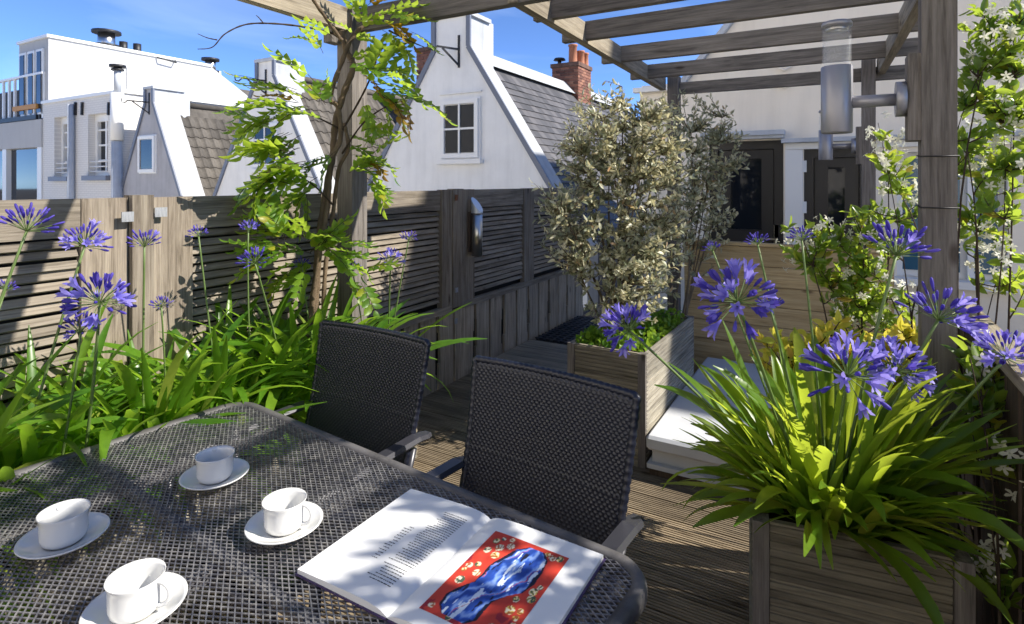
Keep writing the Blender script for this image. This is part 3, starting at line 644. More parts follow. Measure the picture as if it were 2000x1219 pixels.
# ------------------------------------------------------------ planters, hatch, plank screen
def grooved(w, h, n):                 # board face in local x (length) and z (height), groove relief facing -y
    m = MB(); P = []
    for i in range(n):
        z0 = h*i/n; z1 = z0+h/n*.62; z2 = h*(i+1)/n
        P += [(-.0,z0),(-.0,z1),(.005,z1+.001),(.005,z2-.001)]
    P += [(.022,h-.001),(.022,0)]
    k = len(P); m.add([(0,y,z) for y,z in P]+[(w,y,z) for y,z in P], [tuple(range(k)), tuple(range(2*k-1,k-1,-1))])
    for i in range(k): m.f.append(((i+1)%k, i, k+i, k+(i+1)%k)); m.m.append(0); m.sm.append(False)
    return m
def planter(name, label, org, rz, w, dpt, h, rows, g_):
    t = thing(name, org, label, 'planter'); M = T(org, rz); bh = h/rows
    fx = grooved(w-.09, bh-.003, g_).mesh('board', W_PLX); sx = grooved(dpt-.02, bh-.003, g_).mesh('board', W_PLS)
    for r in range(rows):
        z = r*bh
        put('board', fx, t, M @ T((.045,0,z)))
        put('board', fx, t, M @ T((w-.045,dpt,z), math.pi))
        for xx, rr, yy in ((w,R(90),.01),(0,R(-90),dpt-.01)):
            s2 = sx
            put('board', s2, t, M @ T((xx,yy,z), rr))
    for xx,yy in ((.0,.0),(w-.045,0),(0,dpt-.045),(w-.045,dpt-.045)):
        put('corner_post', MB().box((xx+.002,yy-.004 if yy==0 else yy,.0),(xx+.043,yy+.043,h-.004)).mesh('corner_post', W_POST), t, M)
    put('soil', MB().box((.03,.03,.02),(w-.03,dpt-.03,h-.05)).mesh('soil', SOIL), t, M)
    return t
P2 = planter('shrub_planter', 'tall grooved wooden planter holding the variegated shrub', (-1.335,2.965,0), R(-1.5), .455, 1.02, .6, 4, 7)
P3 = planter('front_planter', 'grooved wooden planter at the lower right with agapanthus', (-.205,1.655,0), R(8), .49, .5, .6, 4, 7)
hb = thing('roof_hatch', (-.4,3.6,0), 'white roof hatch with overhanging lid beside the shrub planter', 'hatch')
put('upstand', MB().box((-.84,2.93,.06),(-.06,4.36,.13)).mesh('upstand', HATCH), hb)
put('flange', MB().box((-.86,2.9,.035),(-.04,4.4,.059)).mesh('flange', HATCH), hb)
put('lid', MB().box((-.862,2.885,.131),(-.035,4.42,.205)).mesh('lid', HATCH), hb).modifiers.new('bevel','BEVEL').width = .014
put('kerb', MB().box((-.85,2.915,-.02),(-.05,4.39,.034)).mesh('kerb', W_DARK), hb)
scr = thing('plank_screen', (-.4,4.5,0), 'new yellow pine plank screen in front of the dark doors', 'screen')
up = MB().box((0,0,0),(1.35,.03,.138)).mesh('plank', W_NEW)
for i in range(7): put('plank', up, scr, T((-1.04,4.5+U(-.003,.003),.035+i*.1425)))
put('cap', MB().box((-1.06,4.485,1.034),(.33,4.56,1.056)).mesh('cap', W_NEW), scr)
for x in (-1.0,-.1,.28): put('batten', MB().box((x-.03,4.535,0),(x+.03,4.58,1.03)).mesh('batten', W_NEW), scr)
# right hand dark fence
rf_ = thing('dark_fence', (.38,2,0), 'dark vertical board fence at the right edge behind the jasmine', 'fence')
for i in range(20):
    y = -.2+i*.148; put('board', MB().box((.0,0,0),(.022,.138,.99+U(-.012,.012))).mesh('board', W_DARK), rf_, T((.39+U(-.004,.004), y, .0)))
put('top_rail', MB().box((.37,-.2,1.006),(.44,2.76,1.04)).mesh('top_rail', W_GREYY), rf_)
# long box for the bed along the left fence
bed = thing('bed_planter', (-2.2,1,0), 'long low wooden planter with agapanthus along the left fence', 'planter')
for r in range(3):
    put('board', grooved(3.7,.137,6).mesh('board', W_PLS), bed, T((-2.0,-1.25,.14*r), R(90)))
    put('board', grooved(.47,.137,6).mesh('board', W_PLX), bed, T((-2.0,2.46,.14*r), R(180)))
put('soil', MB().box((-2.47,-1.24,.0),(-2.025,2.435,.38)).mesh('soil', SOIL), bed)

# ------------------------------------------------------------ table
TC = Vector((-1.112,.730,0)); TR = R(-6); TL_, TW_ = 1.515, .94; TZ = .74
tb = thing('garden_table', TC, 'black expanded metal mesh garden table with rounded corners', 'table')
TM = T(TC, TR)
hx_, hy_, rad = TL_/2, TW_/2, .085
def inside(x, y):
    ax, ay = abs(x)-(hx_-rad), abs(y)-(hy_-rad)
    return (max(ax,0)**2+max(ay,0)**2)**.5 + min(max(ax,ay),0) < rad-.004
mb = MB(); lw, sw = .0225, .0132; k = sw/lw
ext = int((TL_/lw+TW_/sw))+2
for s in (-1,1):
    for i in range(-ext, ext):
        # line: y = s*k*x + i*sw
        pts = []
        for q in range(0, 401):
            x = -hx_+TL_*q/400; y = s*k*x+i*sw
            if inside(x,y): pts.append((x,y))
        if len(pts) > 1:
            mb.bar((*pts[0],TZ-.002-.0006*(s>0)), (*pts[-1],TZ-.002-.0006*(s>0)), .0023, .0024)
put('mesh_top', mb.mesh('mesh_top', TABM), tb, TM, kind='stuff')
def rrect(hx, hy, r, n=8):
    out = []
    for cx_, cy_, a0 in ((hx-r,hy-r,0),(-hx+r,hy-r,90),(-hx+r,-hy+r,180),(hx-r,-hy+r,270)):
        for q in range(n+1): a = R(a0+90*q/n); out.append((cx_+r*math.cos(a), cy_+r*math.sin(a)))
    return out
path = rrect(hx_, hy_, rad); n = len(path); inn = rrect(hx_-.022, hy_-.022, rad-.02)
prof = []
mb = MB(); rings = []
out2 = rrect(hx_+.006, hy_+.006, rad+.006)
for pp, z in ((inn,TZ+.001),(path,TZ+.0035),(out2,TZ-.006),(out2,TZ-.026),(path,TZ-.034),(inn,TZ-.034)): rings.append([(x,y,z) for x,y in pp])
b = 0
for rg in rings: mb.v += rg
for i in range(6):
    for q in range(n):
        mb.f.append((i*n+q, ((i+1)%6)*n+q, ((i+1)%6)*n+(q+1)%n, i*n+(q+1)%n)[::-1]); mb.m.append(0); mb.sm.append(True)
put('rim', mb.mesh('rim', TABR), tb, TM)
put('centre_bar', MB().box((-hx_+.01,-.011,TZ-.022),(hx_-.01,.011,TZ-.0052)).mesh('centre_bar', TABM), tb, TM)
for x in (-.5,.0,.5): put('cross_bar', MB().box((x-.012,-hy_+.01,TZ-.05),(x+.012,hy_-.01,TZ-.0235)).mesh('cross_bar', TABM), tb, TM)
for sx in (-1,1):
    for sy in (-1,1): put('leg', MB().tube([(sx*(hx_-.12),sy*(hy_-.1),TZ-.035),(sx*(hx_-.07),sy*(hy_-.06),0)], .02, 12).mesh('leg', TABM), tb, TM)

# ------------------------------------------------------------ chairs
def chair(org, rz, label, sc=1.0):
    t = thing('garden_chair', org, label, 'chair', 'dark woven garden chairs'); M = T(org, rz)
    zb, zt = .40, .955
    def S(u, v, off=0):                      # u -1..1, v 0..1; chair faces -y
        w = .235 + .03*v
        x = u*w; z = zb+(zt-zb)*v + .005*(1-u*u)*v
        y = -.16 + .155*v + .02*math.sin(v*3.1) - .012*(u*u) + off
        return Vector((x,y,z))
    NU, NV = 198, 207
    mb = MB()
    for side in (0,1):
        def P(u, v):
            uu = u*2-1; i = u*NU; j = v*NV
            cell_u = int(i//3); cell_v = int(j//3)
            fu = (i%3)/3; fv = (j%3)/3
            a = math.sin(math.pi*((i/6+ (cell_v%2)*.5)%1)); 
            hgt = .0036*(a-.5) * (0 if min(u,1-u,v,1-v) < .012 else 1)
            hgt -= .0015*(1 if (j%3) < .5 else 0)
            s_ = (-.011-hgt) if side==0 else (.011+hgt)
            e = min(u,1-u)*26; e2 = min(v,1-v)*26
            k = min(1, e)*min(1,e2); s_ *= math.sqrt(max(0,1-(1-min(1,k))**2)) if k < 1 else 1
            return S(uu, v, s_)
        if side == 0: mb.grid(P, NU, NV)
        else: mb.grid(lambda u, v: P(1-u, v), 99, 104)
    put('backrest', mb.mesh('backrest', RATTAN), t, M)
    # binding wraps round the edges
    mb = MB(); N1 = 100
    edge = [(-1,v/40) for v in range(0,41)] + [(-1+u/22.,1) for u in range(1,44)] + [(1,1-v/40) for v in range(0,41)]
    pts = [S(u,v) for u,v in edge]
    def interp(s_):
        f = s_*(len(pts)-1); i = min(int(f), len(pts)-2); return pts[i].lerp(pts[i+1], f-i)
    fine = [interp(q/240) for q in range(241)]
    mb.tube(fine, [.0105+.0016*(1 if q%3 else -.6) for q in range(241)], 8)
    put('edge_binding', mb.mesh('edge_binding', RATTAN), t, M)
    # seat
    def SP(u, v):
        x = (u-.5)*.46; y = -.60+.46*v; return Vector((x, y, .425-.012*math.sin(u*math.pi)*math.sin(v*math.pi) + .0015*math.sin(u*100)*math.sin(v*100)))
    put('seat', MB().grid(SP, 60, 60).grid(lambda u,v: SP(1-u,v)+Vector((0,0,-.03)), 4, 4).mesh('seat', RATTAN), t, M)
    put('seat_frame', MB().tube([(-.24,-.62,.41),(.24,-.62,.41),(.24,-.13,.41),(-.24,-.13,.41),(-.24,-.62,.41)], .013, 8).mesh('seat_frame', FRAME_), t, M)
    for s in (-1,1):
        put('leg', MB().tube([(s*.25,-.60,.63),(s*.25,-.62,0)], .0135, 10).mesh('leg', FRAME_), t, M)
        put('leg', MB().tube([(s*.25,-.13,.46),(s*.25,-.02,0)], .0135, 10).mesh('leg', FRAME_), t, M)
        put('back_upright', MB().tube([(s*.248,-.14,.41),(s*.25,-.115,.5),(s*.256,-.08,.62)], .012, 8).mesh('back_upright', FRAME_), t, M)
        a = [(s*.268,-.02,.648),(s*.275,-.09,.662),(s*.278,-.25,.662),(s*.275,-.42,.655),(s*.268,-.6,.642)]
        mb = MB()
        for i in range(len(a)-1): pass
        m2 = MB()
        nn = 24
        for q in range(nn+1):
            f = q/nn*4; i = min(int(f),3); p = Vector(a[i]).lerp(Vector(a[i+1]), f-i); w = .026*(1 if .06<q/nn<.94 else .7)
            for dx,dz in ((-w,-.004),(-w*.7,.008),(w*.7,.008),(w,-.004),(w*.6,-.014),(-w*.6,-.014)): m2.v.append((p.x+dx,p.y,p.z+dz))
        for q in range(nn):
            for k in range(6): m2.f.append((q*6+k,q*6+(k+1)%6,(q+1)*6+(k+1)%6,(q+1)*6+k)); m2.m.append(0); m2.sm.append(False)
        m2.f += [tuple(range(6))[::-1], tuple(nn*6+k for k in range(6))]; m2.m += [0,0]; m2.sm += [False]*2
        put('armrest', m2.mesh('armrest', FRAME_), t, M)
chair((-1.478,1.575,0), R(-2), 'dark woven garden chair at the far left side of the table')
chair((-.71,1.47,0), R(-6), 'dark woven garden chair beside the open book')

# ------------------------------------------------------------ crockery
def cup_mesh():
    mb = MB().lathe([(0,.004),(.024,.004),(.025,0),(.029,0),(.033,.004),(.0375,.009),(.0395,.018),(.0398,.045),(.0406,.053),(.0432,.0595),(.0427,.0607),(.0397,.054),(.0380,.045),(.0376,.019),(.035,.012),(.022,.009),(0,.008)], 48)
    return mb
CUP = cup_mesh().mesh('bowl', PORC)
h_ = MB(); pts = []
for q in range(15):
    a = R(100-200*q/14); pts.append((.040+.019*max(-.2,math.cos(a)), 0, .033+.0195*math.sin(a)))
HANDLE = h_.tube(pts, [.0042-.001*math.sin(math.pi*q/14) for q in range(15)], 8).mesh('handle', PORC)
SAUCER = MB().lathe([(0,.003),(.03,.003),(.0305,.0),(.034,.0),(.036,.003),(.055,.008),(.071,.0165),(.0755,.0205),(.0745,.0222),(.069,.0195),(.052,.0115),(.036,.0075),(.0315,.0075),(.030,.0062),(0,.0062)], 56).mesh('saucer', PORC)
cups = [((420,932),.0,'rearmost, near the far chair',150), ((125,1053),.0,'nearest the left edge of the picture',170), ((556,1028),.0,'beside the open book',20), ((265,1190),.0,'cut off by the bottom edge',25)]
for (px,py),_,w,ha in cups:
    p = at_z(px, py, TZ+.012); p.z = TZ+.0005; M = T(p, 0, 1.06)
    put('saucer', SAUCER, None, M, 'white porcelain saucer on the mesh table, '+w, 'saucer', 'saucers on the table')
    Mc = T((p.x,p.y,p.z+.0072), R(ha), 1.06)
    c = thing('coffee_cup', (p.x,p.y,p.z+.0072), 'empty white coffee cup on a saucer, '+w, 'cup', 'cups on the table')
    put('bowl', CUP, c, Mc); put('handle', HANDLE, c, Mc)

# ------------------------------------------------------------ open book
S1 = at_z(958,1008,TZ+.012); S0 = at_z(756,1199,TZ+.012); TLp = at_z(806,946,TZ+.02); TRp = at_z(1164,1098,TZ+.02)
vv = (S1-S0); PH = vv.length; vv.normalize(); vv.z = 0; vv.normalize(); uu_ = Vector((vv.y,-vv.x,0))
PWl = abs((TLp-S1).dot(uu_)); PWr = abs((TRp-S1).dot(uu_)); PH = max(PH, .30)
bo = S1 - vv*PH; bo.z = TZ+.001
bk_ = thing('open_book', bo, 'open art book with text page and red and blue painting on the table', 'book')
def page(side, u, v, lift=0):
    w = PWl if side<0 else PWr
    d = u*w; z = .004 + .013*(1-math.exp(-d/.02)) * (1-.45*u**1.5) + lift
    p = bo + vv*(PH*v) + uu_*(side*d); return Vector((p.x,p.y,bo.z+z))
for sd, nm in ((-1,'text page'),(1,'picture page')):
    w = PWl if sd<0 else PWr
    mb = MB(); nu = 28
    top = lambda u, v: page(sd, u if sd>0 else 1-u, v)
    mb.grid(top, nu, 8)
    bot = lambda u, v: (lambda p: Vector((p.x,p.y,bo.z+.003)))(page(sd, u if sd>0 else 1-u, v))
    for v_, fl_ in ((0,1),(1,0)):
        A_ = [top(i/nu,v_) for i in range(nu+1)]; B_ = [bot(i/nu,v_) for i in range(nu+1)]
        mb.add(B_+A_, [((i,i+1,nu+2+i,nu+1+i) if fl_ else (nu+1+i,nu+2+i,i+1,i)) for i in range(nu)])
    uo = 1.0 if sd>0 else 0.0
    A_ = [top(uo,i/8) for i in range(9)]; B_ = [bot(uo,i/8) for i in range(9)]
    mb.add(B_+A_, [((i,i+1,10+i,9+i) if sd>0 else (9+i,10+i,i+1,i)) for i in range(8)])
    put('pages', mb.mesh('pages', PAPER), bk_, label=nm)
    c0 = bo - vv*.003; e = c0 + uu_*(sd*(w+.004)); k = vv*(PH+.006)
    q = [c0+uu_*(sd*.002), e, e+k, c0+k+uu_*(sd*.002)]; q = q if sd>0 else q[::-1]
    put('cover', MB().add([Vector((*p.xy,bo.z)) for p in q]+[Vector((*p.xy,bo.z+.0028)) for p in q], [(3,2,1,0),(4,5,6,7)]+[(i,(i+1)%4,4+(i+1)%4,4+i) for i in range(4)]).mesh('cover', COVER), bk_)
# printed text: rows of short word strokes
mb = MB(); rr = random.Random(3)
def word(side, u0, u1, v, h):
    n_ = 2
    for i in range(n_):
        a, b = u0+(u1-u0)*i/n_, u0+(u1-u0)*(i+1)/n_
        mb.add([page(side,a,v,.0004),page(side,b,v,.0004),page(side,b,v+h,.0004),page(side,a,v+h,.0004)], [(0,1,2,3)] if side>0 else [(3,2,1,0)])
def block(side, v0, v1, n_, ua, ub, ragged):
    for r in range(n_):
        v = v0+(v1-v0)*r/n_; u = ua; end = ub-rr.uniform(0,ragged)
        while u < end:
            w_ = rr.uniform(.010,.036); word(side, u, min(u+w_,end), v, .0062); u += w_+.0065
block(-1, .86, .30, 26, .14, .42, .06); block(-1, .28, .12, 7, .16, .44, .08); block(-1,.62,.26,14,.50,.60,.06)
put('printed_text', mb.mesh('printed_text', INK), bk_)
# painting as a printed plate: painted in numpy on a fine grid
nx, ny = 150, 180; u0, u1, v0, v1 = .16, .80, .10, .86
gu, gv = np.meshgrid(np.linspace(0,1,nx), np.linspace(0,1,ny)); rs = np.random.RandomState(4)   # gv=0 top
def smooth_noise(fx, fy, seed):
    r_ = np.random.RandomState(seed); out = np.zeros_like(gu); amp = 1
    for o in range(4):
        g_ = r_.rand(fy*2**o+3, fx*2**o+3); X = gu*fx*2**o; Y = gv*fy*2**o; i = X.astype(int); j = Y.astype(int); a = X-i; b = Y-j; a = a*a*(3-2*a); b = b*b*(3-2*b)
        out += amp*((g_[j,i]*(1-a)+g_[j,i+1]*a)*(1-b)+(g_[j+1,i]*(1-a)+g_[j+1,i+1]*a)*b); amp *= .5
    return out/1.9
n1 = smooth_noise(8,8,1); n2 = smooth_noise(5,5,2); n3 = smooth_noise(20,6,5)
img = np.zeros((ny,nx,3)); img[:] = (.55,.05,.028); img *= (.65+.7*n1)[...,None]
img = np.where((n2>.66)[...,None], np.array((.30,.02,.03)), img)
vkey = [0,.06,.12,.25,.4,.52,.6,.7,.8,.9,.96,1]; lft = [.60,.50,.42,.33,.28,.28,.28,.18,.12,.14,.24,.5]; rgt = [.64,.74,.82,.85,.86,.80,.69,.61,.60,.60,.52,.52]
le = np.interp(gv, vkey, lft)+.03*(n1-.5); ri = np.interp(gv, vkey, rgt)+.03*(n2-.5)
dist = np.minimum(gu-le, ri-gu); dist = np.where((gv<.05)|(gv>.965), -1, dist)
ins = dist > 0
ph = (gu-le)/(ri-le+1e-3)*9 + n2*6 + gv*5
st_ = .5+.5*np.sin(ph*2.2+n3*5)
blue = np.stack([.02+.22*st_**4, .06+.30*st_**3, .28+.42*st_**1.5], -1)
blue = np.where((n3>.68)[...,None], np.array((.62,.70,.80)), blue); blue = np.where(((n3<.33)&(st_<.4))[...,None], np.array((.012,.012,.03)), blue)
blue = np.where((np.abs(np.sin(ph*.55))<.05)[...,None], np.array((.45,.04,.06)), blue)
blue = np.where((dist<.06*(n1*1.9-.5))[...,None], np.array((.012,.012,.028)), blue)
img = np.where(ins[...,None], blue, img)
rr = random.Random(11); cnt = 0; placed = []
while cnt < 46:
    bx_, by_ = rr.uniform(.05,.95), rr.uniform(.03,.97); r_ = rr.uniform(.028,.05)
    if any((bx_-a)**2+((by_-b)*1.2)**2 < (r_+c)**2*.8 for a,b,c in placed): 
        cnt += .25; continue
    j, i = int(by_*(ny-1)), int(bx_*(nx-1))
    if dist[j,i] > -.05 and ins[max(0,j-8):j+8, max(0,i-8):i+8].any(): cnt += .2; continue
    d_ = np.sqrt((gu-bx_)**2+((gv-by_)*1.2)**2); a_ = np.arctan2(gv-by_, gu-bx_)
    col = (.72,.50,.10) if rr.random()<.55 else (.70,.56,.40)
    sw_ = np.sin(n1*34+d_/r_*3+a_)
    m_ = (d_ < r_*(.85+.4*n1)) 
    cc = np.where((sw_>.55)[...,None], np.array((.80,.72,.52)), np.array(col)); cc = np.where((sw_<-.35)[...,None], np.array((.35,.10,.03) if rr.random()<.6 else (.06,.10,.06)), cc)
    img = np.where((m_&~ins)[...,None], cc, img); placed.append((bx_,by_,r_)); cnt += 1
img = np.clip(img, 0, 1)
mb = MB().grid(lambda a, b: page(1, u0+(u1-u0)*a, v1-(v1-v0)*b, .0004), nx-1, ny-1)
mb.f = [f[::-1] for f in mb.f]
PLATE = mat('printed_plate', (1,1,1), .55, 0, .3); vc = N(PLATE, 'ShaderNodeVertexColor', layer_name='print'); L(PLATE, vc.outputs[0], PLATE.node_tree.nodes['Principled BSDF'].inputs['Base Color'])
pm = mb.mesh('picture', PLATE); ca = pm.color_attributes.new('print','FLOAT_COLOR','POINT')
ca.data.foreach_set('color', np.concatenate([img, np.ones((ny,nx,1))], -1).astype(np.float32).ravel())
put('picture', pm, bk_, label='painting of a blue torso on red with pale blossoms')

# ------------------------------------------------------------ plants
def leaf_mesh(name, mats, L_, W_, segs, droop, fold=.15, tipw=.0, belly=.5, twist=0, curl=0):
    # along +Z from the origin, face towards +Y; droop bends towards +Y
    mb = MB(); P = Vector((0,0,0)); ang = 0; rows = []
    for i in range(segs+1):
        s_ = i/segs; w = W_*(math.sin(math.pi*min(1,max(0,s_))**belly)**.8 if tipw==0 else (min(1,s_*6+.55))*min(1,(1-s_)*3.6+.05)**.7)
        d = Vector((0, math.sin(ang), math.cos(ang))); nrm = Vector((0, math.cos(ang), -math.sin(ang)))
        a = twist*s_; sx = Vector((math.cos(a),0,0))+nrm*math.sin(a)
        rows.append((P - sx*w/2 - nrm*fold*w, P.copy(), P + sx*w/2 - nrm*fold*w))
        P = P + d*(L_/segs); ang += droop/segs*(1+curl*(s_-.5))
    for r in rows: mb.v += [tuple(q) for q in r]
    for i in range(segs):
        b = i*3
        for k in (0,1): mb.f.append((b+k,b+k+1,b+3+k+1,b+3+k)); mb.m.append(0); mb.sm.append(True)
    return mb.mesh(name, *mats)
CAMP = Vector((0,0,EYE))
def foliage(t, items, meshes, limit=300, name='leaf', rest='foliage'):
    # items: (matrix, variant); nearest ones become single objects, the others one joined part
    items.sort(key=lambda q: (q[0].translation-CAMP).length)
    vis = [q for q in items]
    for M, k in vis[:limit]: put(name, meshes[k], t, M)
    if len(vis) > limit:
        V, F, MI = [], [], []; base = 0
        cache = []
        for me_ in meshes:
            a = np.empty(len(me_.vertices)*3); me_.vertices.foreach_get('co', a); cache.append((a.reshape(-1,3), [tuple(p.vertices) for p in me_.polygons], [p.material_index for p in me_.polygons]))
        for M, k in vis[limit:]:
            co, fs, mi = cache[k]; m_ = np.array(M); V.append(co@m_[:3,:3].T+m_[:3,3]); F += [tuple(base+i for i in f) for f in fs]; MI += mi; base += len(co)
        me = bpy.data.meshes.new(rest); me.from_pydata(np.concatenate(V).tolist(), [], F)
        for mm in meshes[0].materials: me.materials.append(mm)
        me.polygons.foreach_set('material_index', MI); me.polygons.foreach_set('use_smooth', [True]*len(F)); me.update()
        put(rest, me, t, kind='stuff')

# agapanthus ---------------------------------------------------------------
AGL = [leaf_mesh('leaf', [AG_LEAFL], 1.0, w, 9, dr, .16, 1, .5, tw, cu) for w, dr, tw, cu in ((.06,1.2,.3,1),(.067,1.7,-.4,1.2),(.053,.8,.2,.5),(.062,1.9,.5,.8),(.07,1.45,-.2,1.5),(.05,.45,.3,.3),(.06,2.2,-.5,.6))]
AGB = [leaf_mesh('leaf', [AG_LEAF], 1.0, w, 9, dr, .16, 1, .5, tw, cu) for w, dr, tw, cu in ((.075,.8,.3,1),(.088,1.2,-.4,1.2),(.07,.5,.2,.5),(.082,1.6,.5,.8),(.09,1.0,-.2,1.5),(.066,.3,.3,.3),(.08,.7,-.5,.6))]
def bud(l, r):
    m = MB(); m.tube([(0,0,0),(0,.01,.45),(0,.03,.66)], [.010,.011,.014], 4, 0, False)
    m.tube([(0,.03,.66),(0,.04,.74),(0,.05,.86),(0,.055,.96),(0,.055,1.0)], [.018,r*.7,r,r*.8,.006], 6, 1); return m.mesh('floret', AG_STEM, AG_FLOWER)
def trumpet(spread, mat_):
    m = MB(); m.tube([(0,0,0),(0,.01,.35),(0,.03,.55)], [.010,.011,.014], 4, 0, False)
    m.tube([(0,.03,.55),(0,.04,.70)], [.02,.05], 6, 1, False)
    for k in range(6):
        a = 2*math.pi*k/6; d = Vector((math.cos(a), math.sin(a), 0)); s_ = Vector((-d.y,d.x,0)); c = Vector((0,.04,.68)); wd = .042 if k%2 else .052
        rows = []
        for q, (r_, z_, w_) in enumerate(((.035,0,.5),(.075,.12,1),(.12*spread+.03,.24,1),(.2*spread+.03,.31-.03*spread,.25))):
            p = c+d*r_+Vector((0,0,z_)); rows += [p-s_*wd*w_, p+s_*wd*w_]
        m.add(rows, [(0,1,3,2),(2,3,5,4),(4,5,7,6)], 1, True)
    return m.mesh('floret', AG_STEM, mat_)
BUDS = [bud(1,.046), bud(1,.055), bud(1,.04)]; TRUMP = [trumpet(.5,AG_FLOWER), trumpet(1.0,AG_OPEN), trumpet(.8,AG_OPEN), trumpet(.25,AG_FLOWER)]
def agapanthus(t, base, heads, n_leaf, lens, meshes, spread=.09, ell=(1,1), arc=(0,360), tilt=(8,68), w=1.0):
    for i in range(n_leaf):
        a = R(U(*arc)); r_ = spread*math.sqrt(random.random())
        p = Vector(base)+Vector((math.cos(a)*r_*ell[0], math.sin(a)*r_*ell[1], U(-.03,.02)))
        ti = R(U(*tilt)); az = a+U(-.5,.5)
        # leaf +Y (droop side) points outwards
        M = Matrix.Translation(p) @ Matrix.Rotation(az-math.pi/2,4,'Z') @ Matrix.Rotation(-ti,4,'X') @ Matrix.Rotation(U(-.35,.35),4,'Z') @ Matrix.Diagonal((*(lambda s: (s*w*U(.85,1.15),s,s))(U(*lens)),1))
        k = random.randrange(len(meshes)); put('leaf', meshes[k], t, M)
    for (p, rad_, op, b) in heads:
        p = Vector(p); b = Vector(b); mid = b.lerp(p,.5)+Vector((U(-.02,.02),U(-.02,.02),.03)); rs_ = rad_*.018+.0022
        pts = [(b*(1-s_)**2 + mid*2*s_*(1-s_) + p*s_**2) for s_ in [i/10 for i in range(11)]]
        st = put('flower_stem', MB().tube(pts, [rs_*1.25-.25*rs_*i/10 for i in range(11)], 7).mesh('flower_stem', AG_STEM), t)
        ax = (pts[-1]-pts[-3]).normalized(); n_ = int(26+14*min(1,rad_/.1))
        for i in range(n_):
            z_ = 1-(i+.5)/n_*(.95 if op<.12 else 1.2 if op<.35 else 1.55); ph_ = i*2.39996+U(-.25,.25); z_ = max(-.85,min(1,z_+U(-.08,.08))); rr_ = math.sqrt(1-z_*z_)
            d = Vector((rr_*math.cos(ph_), rr_*math.sin(ph_), z_+.12)); d = ax.to_track_quat('Z','Y').to_matrix()@d
            me_ = (TRUMP[random.choice((0,1,1,2,2,3))] if random.random()<op else random.choice(BUDS))
            put('floret', me_, st, frame(p, d+Vector((0,0,.06)), U(0,6.28), rad_*U(.78,1.12)))
def H(px,py,d,wpx,op,base): return (at_d(px,py,d), wpx/2*d/FPX, op, base)
LX = -2.22
specs = [((LX+.08,.42),170),((LX,.78),185),((LX+.04,1.15),190),((LX-.02,1.5),190),((LX+.06,1.85),190),((LX,2.2),26)]
hds = {0:[H(52,452,1.62,112,.0,(-2.12,.5,.5)),H(10,568,1.8,46,.0,(-2.2,.55,.5))],
       1:[H(165,482,1.68,102,.15,(-2.12,.72,.5)),H(195,592,1.6,135,.45,(-2.03,.86,.45)),H(158,650,1.62,84,.1,(-2.05,.8,.45))],
       2:[H(282,482,1.95,72,.05,(-2.15,1.12,.5)),H(315,600,2.0,46,.0,(-2.15,1.2,.5))],
       3:[H(388,462,2.25,46,.0,(-2.2,1.45,.5)),H(485,450,2.4,44,.1,(-2.2,1.6,.5))],
       4:[H(498,515,2.25,68,.05,(-2.12,1.72,.5)),H(590,520,2.7,40,.0,(-2.2,1.95,.5))],
       5:[H(763,512,2.75,58,.15,(-2.05,2.28,.5)),H(798,470,2.95,42,.1,(-2.08,2.3,.5)),H(688,530,2.75,40,.0,(-2.12,2.2,.5))]}
where = ['agapanthus clump at the left edge of the picture with one tall violet bud head','agapanthus clump with a half open violet head over the table edge','agapanthus clump in front of the two wide fence boards','agapanthus clump in front of the louvred panel left of the vine','agapanthus clump right beside the far chair and vine','agapanthus clump behind the far chair with heads against the slats']
for i, ((x,y),nl) in enumerate(specs):
    t = thing('agapanthus', (x,y,.38), where[i], 'plant', 'agapanthus clumps in the long planter')
    agapanthus(t, (x,y,.47), hds[i], nl, (.36,.66), AGL, .16, (1,1.3), tilt=(2,64))
t = thing('agapanthus', (.03,1.88,.56), 'large agapanthus with yellow green strap leaves in the front planter', 'plant')
bC = Vector((-.03,1.83,.58))
hd = [H(1440,590,1.52,172,.62,bC+Vector((-.06,0,.05))), H(1228,645,1.62,112,.55,bC+Vector((-.12,.02,.05))), H(1480,478,1.75,54,.0,bC+Vector((-.05,.06,.05))), H(1392,490,1.78,42,.0,bC+Vector((-.08,.08,.05))),
      H(1566,470,1.7,58,.0,bC+Vector((-.0,.06,.05))), H(1750,500,1.62,140,.1,bC+Vector((.03,.02,.05))), H(1832,625,1.55,150,.3,bC+Vector((.06,-.02,.05))), H(1655,735,1.45,165,.5,bC+Vector((.0,-.06,.05))),
      H(1750,725,1.5,130,.85,bC+Vector((.04,-.05,.05))), H(1505,605,1.7,60,.1,bC+Vector((-.04,.03,.05))), H(1965,700,1.42,120,.8,bC+Vector((.12,-.04,.05)))]
agapanthus(t, bC, hd, 135, (.32,.53), AGB, .10, (1.35,1), tilt=(2,42))
agapanthus(t, bC, [], 160, (.22,.37), AGB, .11, (1.35,1), tilt=(32,74))

